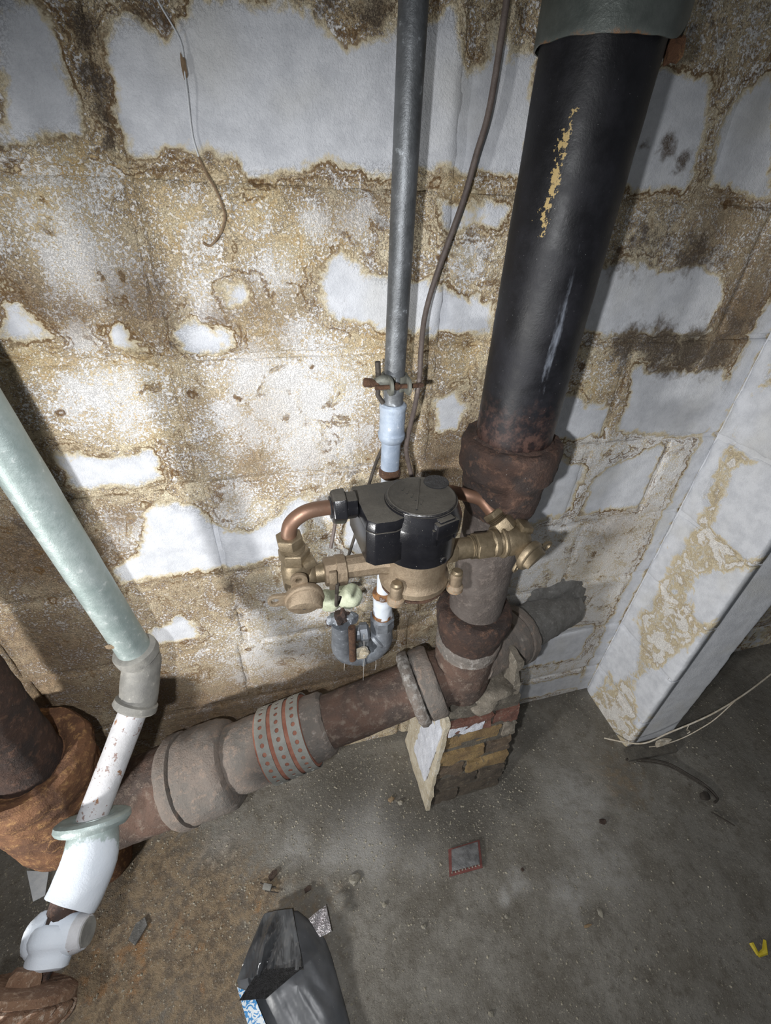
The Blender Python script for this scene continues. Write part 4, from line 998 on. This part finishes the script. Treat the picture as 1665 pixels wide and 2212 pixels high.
# cables and wall roots
p = smooth_path([(-.6245, -.018, 1.60), (-.6245, -.018, 1.511), (-.628, -.018, 1.426), (-.638, -.018, 1.38), (-.649, -.018, 1.331), (-.677, -.021, 1.246), (-.692, -.032, 1.198), (-.702, -.056, 1.158), (-.703, -.062, 1.118), (-.707, -.062, 1.075), (-.713, -.06, 1.03), (-.714, -.06, 1.00), (-.705, -.06, .965), (-.70, -.07, .94)], 8)
tag(MB().tube(p, .0038, 10).build('ground_cable', 'wire', origin=p[0]), 'thin brown cable hanging down the wall between riser and black stack', 'cable')
p = smooth_path([(-.742, -.05, 1.02), (-.752, -.042, .995), (-.766, -.042, .952), (-.782, -.055, .90), (-.80, -.075, .86), (-.822, -.09, .80)], 6)
tag(MB().tube(p, .0028, 8).build('wire_strap', 'darkwire', origin=p[0]), 'dark thin wire slanting down behind the black meter housing', 'wire')
p = [(-.835, -.10, .965), (-.838, -.105, .92), (-.850, -.118, .87)]
tag(MB().tube(smooth_path(p, 5), .0030, 8).build('hanger_wire', 'wire', origin=p[0]), 'short brown wire below the black hexagon nut, left of the housing', 'wire')
WS = [(-.978, 1.50), (-.978, 1.482), (-.963, 1.455), (-.9635, 1.435), (-.964, 1.417), (-.966, 1.383), (-.963, 1.364)]
p = smooth_path([(x, -.006 - .002 * math.sin(i * 2), z) for i, (x, z) in enumerate(WS)], 6)
t = thing('wall_root', 'thin stringy root hanging down the upper wall, white above and brown below', 'root', (-.978, -.006, 1.28))
MB().tube(p, .0008, 6).build('white_strand', 'paper', t)
WS = [(-.963, 1.364), (-.957, 1.348), (-.950, 1.335), (-.944, 1.315), (-.946, 1.303), (-.953, 1.291), (-.966, 1.279), (-.974, 1.282)]
p = smooth_path([(x, -.007 - .003 * math.sin(i * .5), z) for i, (x, z) in enumerate(WS)], 6)
MB().tube(p, .0014, 6).build('brown_strand', 'brownstring', t)
MB().blob((-.9633, -.005, 1.4365), .0028, 3, .4, 2, (.8, .6, 3)).build('root_clump', 'brownstring', t)

# ------------------------------------------------------------------ water meter
# meter, valves and tubes: drawn 1/0.876 oversize about the meter centre, set 0.215 m off the wall
ASM[0] = lambda q: V(-.7417, -.2150, .9159) + (q - V(-.716, -.150, .855)) * .876
MX, MY, MZ = -.716, -.150, .855
def meter():
    t = thing('water_meter', 'bronze water meter with dusty black round register housing', 'water meter', (MX, MY, .80))
    MB().lathe((MX, MY, .804), (0, 0, 1), [(0, .034), (.003, .050), (.008, .0585), (.018, .059), (.022, .0545), (.03, .0525), (.06, .0525), (.085, .054), (.09, .05)], 56, step=.006).build('bronze_body', 'bronze', t, rough=.0004, rscale=200,
        mask=lambda x, y, z: (.35 * max(0, min(1, (.822 - z) / .012)), 0, 0))
    MB().lathe((MX, MY, .800), (0, 0, 1), [(0, .048), (.002, .056), (.008, .0575)], 48).build('bottom_plate', 'bolt', t, rough=.001, rscale=120)
    MB().lathe((MX - .040, MY, MZ - .002), (-1, 0, 0), [(0, .024), (.02, .0195), (.055, .0185), (.075, .0185)], 10, ph=.31).build('inlet_spud', 'bronze', t, rough=.0003, rscale=200, sharp=20)
    MB().lathe((MX + .040, MY, MZ + .002), (1, 0, 0), [(0, .024), (.016, .0235), (.028, .0225)], 6, ph=.3).build('outlet_hex', 'bronze2', t, bevel=.001, sharp=25)
    MB().lathe((MX + .066, MY, MZ + .002), (1, 0, 0), [(0, .0185), (.036, .0185)], 28).build('outlet_spud', 'bronze2', t)
    mb = MB()
    for i in range(4): mb.lathe((MX + .096 + i * .0033, MY, MZ + .002), (1, 0, 0), [(0, .0185), (.0012, .0205), (.0024, .0185)], 28)
    mb.build('outlet_thread', 'bronze2', t)
    for k, (x, y) in enumerate(((-.7585, -.192), (-.6545, -.186), (-.765, -.105), (-.665, -.105))):
        MB().lathe((x, y, .798), (0, 0, 1), [(0, .011), (.004, .0145), (.012, .0145), (.016, .0105), (.038, .0105), (.040, .0095)], 24, step=.004).build('bolt_boss', 'bronze', t, rough=.0008, rscale=120, mask=lambda x, y, z: (.40 if z < .818 else 0, 0, 0))
        MB().lathe((x, y, .836), (0, 0, 1), [(0, .0092), (.006, .0092), (.0085, .0065)], 20).build('bolt_head', 'bronze2', t)
    # black register housing
    h = MB().lathe((MX, MY, .878), (0, 0, 1), [(0, .055), (.002, .0585), (.045, .0600), (.050, .0605), (.052, .0635), (.070, .0640), (.073, .0630), (.090, .0560), (.0945, .0545)], 64)
    h.build('register_housing', 'plastic', t, sharp=30)
    lid = MB().lathe((MX, MY, .971), (0, 0, 1), [(0, .0535), (.003, .0530), (.005, .0515), (.0056, .050), (.0050, .0485), (.0046, .046), (.0046, .02)], 64)
    lo = lid.build('lid', 'plastic', t, sharp=25)
    MB().obox((MX - .004, MY + .004, .9762), (.0014, .042, .0010), ((.93, -.36, 0), (.36, .93, 0), (0, 0, 1))).build('lid_ridge', 'plastic', lo, bevel=.0004)
    for k in range(5):
        MB().obox((MX - .022 + .004 * k, MY + .022 - .010 * k, .9760), (.0055, .0012, .0006), ((.5, .86, 0), (-.86, .5, 0), (0, 0, 1))).build('embossed_mark', 'plastic', lo)
    MB().lathe((MX + .034, MY + .030, .9745), (0, 0, 1), [(0, .020), (.0025, .0195)], 32).build('thumb_notch', 'blackfill', lo)
    # front clasp
    a = math.radians(-72); c = V(MX + math.cos(a) * .0615, MY + math.sin(a) * .0615, .9555); rad = V(math.cos(a), math.sin(a), 0); tn = V(-rad.y, rad.x, 0)
    cl = MB().obox(c, (.019, .006, .0125), (tn, rad, (0, 0, 1))).build('clasp', 'plastic', t, bevel=.002)
    MB().obox(c + V(0, 0, .012) - rad * .004, (.013, .007, .0035), (tn, rad, (0, 0, 1))).build('clasp_tab', 'plastic', cl, bevel=.001)
    a2 = math.radians(-66); c = V(MX + math.cos(a2) * .059, MY + math.sin(a2) * .059, .889)
    MB().lathe(c, (math.cos(a2), math.sin(a2), 0), [(0, .0062), (.002, .0062), (.003, .005), (.0022, .004)], 20).build('seal_plug', 'plastic', t)
    for dx in (-.30, .36):
        a3 = a + dx; c = V(MX + math.cos(a3) * .0625, MY + math.sin(a3) * .0625, .943)
        MB().obox(c, (.004, .003, .014), (V(-math.sin(a3), math.cos(a3), 0), V(math.cos(a3), math.sin(a3), 0), (0, 0, 1))).build('clasp_rib', 'plastic', t, bevel=.001)
    # rectangular side box
    poly = [(-.8145, -.094), (-.8085, -.188), (-.797, -.199), (-.768, -.199), (-.735, -.185), (-.690, -.105), (-.725, -.086)]
    MB().prism(poly, .893, .952, 1.0).build('side_box', 'plastic', t, bevel=.002)
    MB().prism([(x - .0008 if i < 3 else x, y) for i, (x, y) in enumerate(poly)], .953, .9695, .94).build('side_box_lid', 'plastic', t, bevel=.002)
    nx = thing_part('pipe_nut', t)
    MB().lathe((-.850, -.135, .962), (1, 0, 0), [(0, .019), (.001, .0235), (.004, .0262), (.018, .0275), (.021, .0275), (.022, .0215), (.038, .0205)], 6, ph=.15).build('hexagon_nut', 'plastic', nx, bevel=.0015, sharp=25)
    MB().lathe((-.8515, -.135, .962), (1, 0, 0), [(0, .0165), (.004, .0165)], 24).build('nut_bore', 'blackfill', nx)
meter()

def hexn(o, ax, r, h, name, mat, par, ph=0, ch=.0015):
    return MB().lathe(o, ax, [(0, r * .9), (ch, r), (h - ch, r), (h, r * .9)], 6, ph=ph).build(name, mat, par, sharp=25, bevel=.0006)

def left_valve():
    x, y = -.908, -.150
    t = thing('meter_valve', 'left bronze lock-wing valve below the curved copper tube', 'valve', (x, y, .82), 'bronze angle valves on either side of the meter')
    MB().lathe((x, y, .822), (0, 0, 1), [(0, .014), (.005, .020), (.012, .0225), (.045, .0235), (.058, .022), (.066, .0195)], 32, step=.004).build('body', 'bronze2', t)
    hexn((x - .001, y, .884), (0, 0, 1), .0235, .022, 'compression_nut', 'bronze2', t, .35)
    mb = MB()
    for i in range(3): mb.lathe((x - .003, y, .906 + i * .003), (0, 0, 1), [(0, .0165), (.0011, .0185), (.0022, .0165)], 24)
    mb.build('nut_thread', 'bronze2', t)
    hexn((x - .005, y, .914), (-.06, 0, 1), .0205, .018, 'upper_nut', 'bronze2', t, .1)
    MB().lathe((x + .012, y, .850), (1, 0, 0), [(0, .021), (.012, .0195), (.016, .0155), (.032, .0155)], 28, step=.005).build('outlet_neck', 'bronze2', t)
    MB().lathe((x + .041, y, .850), (1, 0, 0), [(0, .021), (.002, .0235), (.018, .0235), (.020, .0255), (.034, .0252), (.036, .022)], 10, ph=.1).build('coupling_nut', 'bronze', t, sharp=25, bevel=.0008)
    MB().obox((x + .052, y - .0245, .853), (.006, .003, .018)).build('coupling_tab', 'bronze', t, bevel=.0012)
    # lock tab on the body
    MB().tab((x + .001, y - .0285, .870), (0, -.12, 1), (0, -1, -.12), .0125, .026, .0052, .0055).build('upper_lock_wing', 'bronze', t, bevel=.0006)
    MB().obox((x + .018, y - .012, .888), (.010, .010, .007), ((.9, .2, .3), (-.2, .97, 0), (-.3, 0, .95))).build('stop_lug', 'bronze2', t, bevel=.002)
    # key cap facing front
    a = V(.02, -.96, -.05).normalized(); c = V(x + .006, y - .018, .832)
    cap = MB().lathe(c, a, [(0, .016), (.004, .024), (.008, .0295), (.016, .0305), (.019, .029), (.020, .027)], 40).build('key_cap', 'bronze', t)
    up = V(.25, 0, 1).normalized(); sd = up.cross(a).normalized(); up = a.cross(sd)
    pl = []
    for i in range(13):
        q = math.pi * i / 12; pl.append((math.cos(q) * .0285, math.sin(q) * .0285))
    mb = MB(); vs = []
    for k, tt in enumerate((.018, .033)):
        sc = 1 if k == 0 else .9
        for px, py in pl: vs.append(c + a * tt + sd * (px * sc) + up * (-.002 + py * (sc if k == 0 else .45)))
    n = len(pl); fs = [tuple(range(n)), tuple(range(n, 2 * n))[::-1]] + [(i, (i + 1) % n, n + (i + 1) % n, n + i) for i in range(n)]
    mb.add(vs, fs); mb.build('key_tee', 'bronze', cap, bevel=.0015, sharp=25)
    MB().lathe(c + a * .0195 + up * -.013 + sd * .002, a, [(0, .0042), (.0012, .0042)], 16).build('key_hole', 'blackfill', cap)
    MB().tab(c + a * .012 - V(.043, 0, -.004), (-1, 0, .05), a, .0115, .026, .0062, .006).build('lock_wing', 'bronze', cap, bevel=.0007)

def right_valve():
    x, y, z = -.537, -.150, .860
    t = thing('meter_valve', 'right bronze lock-wing valve in front of the black stack', 'valve', (x, y, .82), 'bronze angle valves on either side of the meter')
    hexn((-.612, y, .858), (1, 0, 0), .0245, .030, 'coupling_nut', 'bronze2', t, .42)
    MB().lathe((-.584, y, .859), (1, 0, 0), [(0, .020), (.004, .024), (.012, .0245), (.014, .021), (.02, .0225), (.026, .0255), (.034, .0265), (.046, .0262), (.060, .024), (.070, .018), (.074, .010)], 32, step=.004).build('body', 'bronze2', t)
    MB().lathe((-.566, y, .859), (1, 0, 0), [(0, .0255), (.002, .028), (.006, .028), (.008, .0255)], 32).build('body_band', 'bronze2', t)
    MB().obox((-.522, y + .004, .883), (.012, .014, .007), ((.95, 0, -.3), (0, 1, 0), (.3, 0, .95))).build('cast_boss', 'bronze2', t, bevel=.003)
    d = V(-.50, .62, .60).normalized(); q = V(-.548, -.140, .872)
    hexn(q, d, .0225, .024, 'compression_nut', 'bronze2', t, .2)
    mb = MB()
    for i in range(3): mb.lathe(q + d * (.024 + i * .003), d, [(0, .0155), (.0011, .0175), (.0022, .0155)], 24)
    mb.build('nut_thread', 'bronze2', t)
    hexn(q + d * .032, d, .0190, .012, 'upper_nut', 'bronze2', t, .5)
    a = V(.42, -.88, -.10).normalized(); c = V(-.524, -.170, .846)
    cap = MB().lathe(c - a * .008, a, [(0, .016), (.008, .022), (.012, .0275), (.020, .0285), (.023, .027), (.024, .025)], 40).build('key_cap', 'bronze2', t)
    up = V(-.25, 0, 1).normalized(); sd = up.cross(a).normalized(); up = a.cross(sd)
    vs = []; pl = [(math.cos(math.pi * i / 12) * .0265, math.sin(math.pi * i / 12) * .0265) for i in range(13)]
    for k, tt in enumerate((.013, .026)):
        sc = 1 if k == 0 else .9
        for px, py in pl: vs.append(c + a * tt + sd * (px * sc) + up * (-.002 + py * (sc if k == 0 else .45)))
    n = len(pl); fs = [tuple(range(n)), tuple(range(n, 2 * n))[::-1]] + [(i, (i + 1) % n, n + (i + 1) % n, n + i) for i in range(n)]
    MB().add(vs, fs).build('key_tee', 'bronze2', cap, bevel=.0015, sharp=25)
    MB().lathe(c + a * .0155 + up * -.012 + sd * .002, a, [(0, .0042), (.0012, .0042)], 16).build('key_hole', 'blackfill', cap)
    MB().tab(c + a * .008 + V(.041, .012, .003), (.94, .25, .15), a, .0105, .022, .0062, .0055).build('lock_wing', 'bronze2', cap, bevel=.0007)
    MB().tab(c + V(-.012, -.004, -.031), (-.35, -.1, -1), a, .009, .018, .0045, .005).build('lower_lock_wing', 'bronze2', t, bevel=.0007)
left_valve(); right_valve()
p = [V(-.9135, -.150, .925), V(-.9135, -.150, .934)] + arc((-.8795, -.147, .9345), (-1, 0, 0), (0, -.0, 1), .034, 0.0, math.pi / 2, 10)[1:] + [V(-.870, -.143, .968), V(-.848, -.137, .9635)]
p = smooth_path([(-.9135, -.150, .926), (-.9135, -.150, .938), (-.908, -.149, .953), (-.893, -.146, .9635), (-.875, -.142, .9665), (-.848, -.136, .963)], 7)
tag(MB().tube(p, .0113, 24).build('copper_tube', 'copper', origin=p[0]), 'curved copper tube from the left valve up to the black hexagon nut', 'copper tube', 'copper tubes at the meter')
d = V(-.50, .62, .60).normalized(); q = V(-.548, -.140, .872) + d * .04
p = smooth_path([q, q + d * .012, q + d * .03 + V(-.002, 0, .000), V(-.609, -.088, .921), V(-.635, -.072, .922), V(-.66, -.055, .918)], 6)
tag(MB().tube(p, .0113, 24).build('copper_tube', 'copper', origin=p[0]), 'copper tube running from the right valve back behind the meter housing', 'copper tube', 'copper tubes at the meter')
p = smooth_path([(-.850, -.178, .848), (-.852, -.176, .815), (-.851, -.166, .788), (-.846, -.155, .782), (-.842, -.15, .79)], 6)
tag(MB().tube(p, .003, 8).build('seal_wire', 'darkwire', origin=p[0]), 'dark bent strap hanging from the left coupling nut', 'wire')

ASM[0] = None
# ------------------------------------------------------------------ things on the floor
def poly_extrude(name, poly, z0, z1, mat, parent=None, bevel=0, rough=0):
    mb = MB().prism(poly, z0, z1)
    return mb.build(name, mat, parent, bevel=bevel, rough=rough, rscale=60, origin=None if parent else (poly[0][0], poly[0][1], z0))

def bag():
    t = thing('plastic_bag', 'crumpled dark plastic bag with a torn clear window, lying on the floor', 'plastic bag', (-1.0, -.47, 0))
    out = [(-1.064, -.333), (-1.029, -.336), (-.990, -.345), (-.964, -.369), (-.937, -.407), (-.929, -.433), (-.917, -.492), (-.906, -.555), (-.893, -.66), (-1.03, -.66), (-1.085, -.545), (-1.109, -.469), (-1.122, -.426), (-1.109, -.402), (-1.08, -.365)]
    o = [V(x, y, 0) for x, y in out]
    dense = []
    for a, b_ in zip(o, o[1:] + o[:1]):
        for k in range(6): dense.append(a.lerp(b_, k / 6))
    n = len(dense); cen = V(-1.0, -.47, 0)
    def film(f0, lift, zbase, name, mat, sel=None, seed=0, drop=True):
        rings = 14; vs = []; fs = []
        for j in range(rings + 1):
            f = j / rings
            for q in dense:
                p_ = cen.lerp(q, f)
                hh = .036 * (1 - f ** 3.0) + .004
                hh += .012 * mnoise.noise(Vector((p_.x * 16, p_.y * 16, seed))) * (1 - f * .5)
                hh += .005 * mnoise.noise(Vector((p_.x * 50 + p_.y * 30, p_.y * 12, seed + 3)))
                vs.append((p_.x, p_.y, max(.002, hh + lift * (1 - f ** 4))))
        fs = [(j * n + i, j * n + (i + 1) % n, (j + 1) * n + (i + 1) % n, (j + 1) * n + i) for j in range(rings) for i in range(n)]
        k = len(vs)
        for q in dense: vs.append((q.x, q.y, .0015))
        fs += [(rings * n + i, rings * n + (i + 1) % n, k + (i + 1) % n, k + i) for i in range(n)]
        fs.append(tuple(k + i for i in range(n))[::-1])
        return MB().add(vs, fs)
    film(0, 0, 0, '', '').build('grey_film', 'bag', t, sharp=55)
    def patch(poly, mat, name, seed, amp, lift, th=.0016, nsub=14, sharp=50):
        # fan grid over a quad (4 corners), draped on the film
        a, b_, c, d = [V(x, y, 0) for x, y in poly]; vs = []
        for s in (0, 1):
            for j in range(nsub + 1):
                for i in range(nsub + 1):
                    p_ = a.lerp(b_, i / nsub).lerp(d.lerp(c, i / nsub), j / nsub)
                    f = min(1, min(((p_ - cen).length) / .16, 1))
                    hh = .036 * (1 - f ** 3) + .004 + .012 * mnoise.noise(Vector((p_.x * 16, p_.y * 16, 0))) * (1 - f * .5)
                    cr = amp * abs(mnoise.noise(Vector(((p_.x * .8 - p_.y * .35) * 60, (p_.y) * 9, seed))))
                    vs.append((p_.x, p_.y, max(.004, hh) + lift + cr + s * th))
        m = nsub + 1; k = m * m; fs = []
        for j in range(nsub):
            for i in range(nsub):
                q = (j * m + i, j * m + i + 1, (j + 1) * m + i + 1, (j + 1) * m + i); fs += [q[::-1], tuple(k + x for x in q)]
        rim = [i for i in range(m)] + [j * m + m - 1 for j in range(1, m)] + [(m - 1) * m + i for i in range(m - 2, -1, -1)] + [j * m for j in range(m - 2, 0, -1)]
        for x, y in zip(rim, rim[1:] + rim[:1]): fs.append((x, y, k + y, k + x))
        MB().add(vs, fs).build(name, mat, t, sharp=sharp)
    patch([(-1.118, -.43), (-.985, -.452), (-1.0, -.345), (-1.062, -.335)], 'clear', 'clear_window', 4, .020, .006, nsub=26)
    patch([(-1.112, -.462), (-1.06, -.475), (-.985, -.448), (-1.075, -.43)], 'blackfill', 'dark_contents', 8, .010, .010, .004)
    patch([(-1.118, -.44), (-1.085, -.46), (-1.02, -.60), (-1.06, -.60)], 'label', 'printed_label', 2, .004, .006)
    patch([(-.967, -.372), (-.947, -.408), (-.921, -.404), (-.926, -.355)], 'silver', 'foil_corner', 12, .010, .002)
bag()

t = thing('blister_pack', 'flat grey blister card with red border lying on the floor', 'packaging', (-.58, -.345, 0))
rc = [(-.631, -.370), (-.545, -.373), (-.528, -.317), (-.613, -.317)]
poly_extrude('red_backing', rc, .0005, .0025, 'redcard', t)
cx_, cy_ = -.579, -.344
poly_extrude('blister', [(cx_ + (x - cx_) * .84 + .001, cy_ + (y - cy_) * .80 + .002) for x, y in rc], .0025, .0065, 'card', t, bevel=.001)
for k in range(9):
    a = V(-.622, -.366, 0).lerp(V(-.552, -.368, 0), k / 8)
    MB().blob((a.x, a.y + .001, .0055), .0022, k, .3, 1).build('foil_dot', 'stone', t)
t = thing('yellow_scrap', 'small bent yellow plastic scrap on the floor at right', 'scrap', (-.005, -.66, 0))
MB().tube([(-.016, -.648, .004), (-.019, -.668, .004)], [.0055, .0035], 6).build('arm', 'yellow', t)
MB().tube([(-.019, -.668, .004), (.0, -.667, .006), (.015, -.652, .009)], [.0035, .006, .003], 6).build('arm', 'yellow', t)
tg = MB().prism([(-1.60, -.115), (-1.566, -.182), (-1.544, -.176), (-1.55, -.13)], .001, .003)
tag(tg.build('paper_tag', 'paper', origin=(-1.57, -.15, .001)), 'small white tag with a hole under the rusted stack', 'tag')
poly = [(-.006, -.207), (.15, -.222), (.144, -.254), (-.019, -.243)]
tag(poly_extrude('board_scrap', poly, -.001, .012, 'wood', None, bevel=.001, rough=.0015), 'short dark grimy board lying at the foot of the pilaster', 'board')
p = smooth_path([(-.022, -.236, .004), (.03, -.248, .006), (.091, -.276, .006), (.128, -.318, .005), (.150, -.352, .007), (.158, -.386, .005), (.14, -.394, .004)], 6)
t = thing('black_strap', 'black twisted strap on the floor beside the grimy board', 'strap', (.07, -.3, 0))
MB().tube(p, .0030, 8).build('strand', 'darkwire', t)
MB().tube([q + V(-.006, -.006, 0) for q in p[4:-6]], .0022, 8).build('strand', 'darkwire', t)
MB().blob((.125, -.375, .006), .016, 5, .2, 2, (1.0, .7, .35)).build('curl', 'darkwire', t)
p = [(.114, -.411, .003), (.148, -.453, .003)]
tag(MB().tube(p, .0022, 6).build('twig', 'darkwire', origin=p[0]), 'thin dark twig on the floor near the black strap', 'twig')
# long pale root across the pilaster foot
t = thing('pale_root', 'long pale stringy root lying across the foot of the pilaster', 'root', (.2, -.22, 0))
RT = [(-.045, -.165, .004), (.02, -.222, .05), (.09, -.232, .10), (.20, -.236, .155), (.32, -.22, .19), (.45, -.19, .21)]
p = smooth_path(RT, 8); MB().tube(p, .0022, 7).build('main_strand', 'string', t)
p = smooth_path([(.30, -.222, .185), (.24, -.237, .13), (.21, -.238, .09), (.16, -.236, .045), (.10, -.232, .025), (.06, -.226, .02)], 8)
MB().tube(p, .0015, 6).build('side_strand', 'string', t)
p = smooth_path([(.14, -.236, .128), (.145, -.238, .10), (.16, -.24, .09), (.155, -.24, .08)], 6)
MB().tube(p, .0012, 6).build('side_strand', 'string', t)
MB().blob((.105, -.228, .03), .016, 3, .4, 2, (1.6, .5, .7)).build('root_knot', 'string', t, sharp=20)

random.seed(7)
def stone(x, y, r, mat, label, cat='pebble', sq=(1, .8, .6), group=None, seed=None, name='pebble'):
    sd_ = seed if seed is not None else random.uniform(0, 50)
    o = MB().blob((x, y, gz(x, y) + r * sq[2] * .6), r, sd_, .3, 2, sq).build(name, mat, origin=(x, y, 0), sharp=30)
    tag(o, label, cat, group)
stone(-.854, -.319, .0125, 'stone', 'pale crumbly pebble on the floor between the bag and the pier', sq=(1, .9, .6))
stone(-.796, -.382, .0060, 'stone', 'small round pale pebble right of the bag corner')
stone(-.722, -.172, .0085, 'tan', 'tan round pebble left of the brick pier base')
stone(-.700, -.185, .0075, 'stone', 'flat grey-beige pebble beside the tan one near the pier')
stone(-.314, -.517, .0085, 'stone', 'flat pale pebble on the open floor at right', sq=(.7, 1, .3))
stone(-.192, -.358, .0080, 'chip', 'dark lump on the pale floor patch right of the pier', sq=(1.2, .8, .6))
stone(-.356, -.531, .0080, 'tan', 'short orange-brown chip on the right-hand floor', sq=(1.3, .35, .3), cat='chip')
stone(-.874, -.363, .0050, 'stone', 'tiny pale pebble just right of the bag top')
stone(-.72, -.44, .0055, 'stone', 'little white pebble on bare floor right of the bag')
stone(-.53, -.47, .0045, 'stone', 'small pale pebble below the red-bordered card')
stone(-.45, -.40, .0045, 'chip', 'small dark red crumb right of the red-bordered card')
stone(-.63, -.60, .0060, 'stone', 'pale pebble near the bottom of the picture right of the bag')
for x, y, r, a, lab in ((-1.040, -.263, .012, .6, 'dark rusty flake above the bag, on the orange stain'), (-1.33, -.292, .022, 1.0, 'grey flat flake on the brown floor right of the valve'), (-.963, -.310, .009, .3, 'dark little flake at the upper right of the bag')):
    mb = MB(); c, s = math.cos(a), math.sin(a)
    pl_ = [(x + c * u - s * v, y + s * u + c * v) for u, v in ((-r, -r * .5), (r * .6, -r * .55), (r, .1 * r), (r * .3, r * .6), (-r * .9, r * .4))]
    o = poly_extrude('rust_flake', pl_, .0, .004, 'chip' if r < .02 else 'concrete'); tag(o, lab, 'flake', 'flakes lying on the floor')
t = thing('metal_clip', 'tiny metal clip with two prongs above the bag', 'clip', (-1.054, -.285, 0))
MB().obox((-1.054, -.285, .006), (.010, .006, .005), ((.9, -.4, 0), (.4, .9, 0), (0, 0, 1))).build('body', 'greyiron', t, bevel=.001)
MB().tube([(-1.07, -.272, .004), (-1.054, -.283, .006), (-1.034, -.29, .004)], .0015, 6).build('prong', 'darkwire', t)
MB().tube([(-1.06, -.29, .004), (-1.03, -.301, .003)], .0012, 6).build('prong', 'darkwire', t)

# loose grit
random.seed(21)
g = MB()
cnt = 0
tet = [(0, 1, 2), (0, 3, 1), (1, 3, 2), (2, 3, 0)]
while cnt < 9000:
    x = random.uniform(-1.9, .5); y = random.uniform(-1.0, -.005)
    dens = .35
    if y > -.36 and x < -.35: dens = 1.0
    if x > -.2: dens = .22
    if random.random() > dens: continue
    if PX0 - .02 < x < PX1 + .02 and y > -PD - .02: continue
    if -.65 < x < -.41 and y > -.23: continue
    r = random.choice((.0008, .001, .0012, .0016, .0022, .0032)) * random.uniform(.7, 1.15)
    z = gz(x, y) + (.10 * (y + .04) if y > -.04 else 0)
    a = random.uniform(0, 6.28)
    vs = []
    for k in range(4):
        q = a + k * 1.5708; rr = r * random.uniform(.7, 1.2)
        vs.append((x + math.cos(q) * rr, y + math.sin(q) * rr, z - r * .2 + random.uniform(0, .3) * r))
    vs.append((x + random.uniform(-.3, .3) * r, y, z + r * random.uniform(.5, .9)))
    g.add(vs, [(0, 1, 4), (1, 2, 4), (2, 3, 4), (3, 0, 4), (3, 2, 1, 0)])
    cnt += 1
go = g.build('floor_grit', 'grit', smooth=False)
tag(go, 'scattered fine pale grit and crumbs over the concrete floor', 'grit', kind='stuff')

# cobweb strands
t = thing('cobweb', 'fine dusty cobweb strands hanging below the zinc return bend', 'cobweb', (-.79, -.07, .5))
for x, y, z, l in ((RX - .085, RY - .02, .545, .045), (RX - .045, RY - .03, .62, .16), (RX - .016, RY - .02, .53, .05)):
    MB().tube([(x, y, z), (x + .001, y - .001, z - l * .5), (x, y, z - l)], .00045, 5).build('strand', 'web', t)
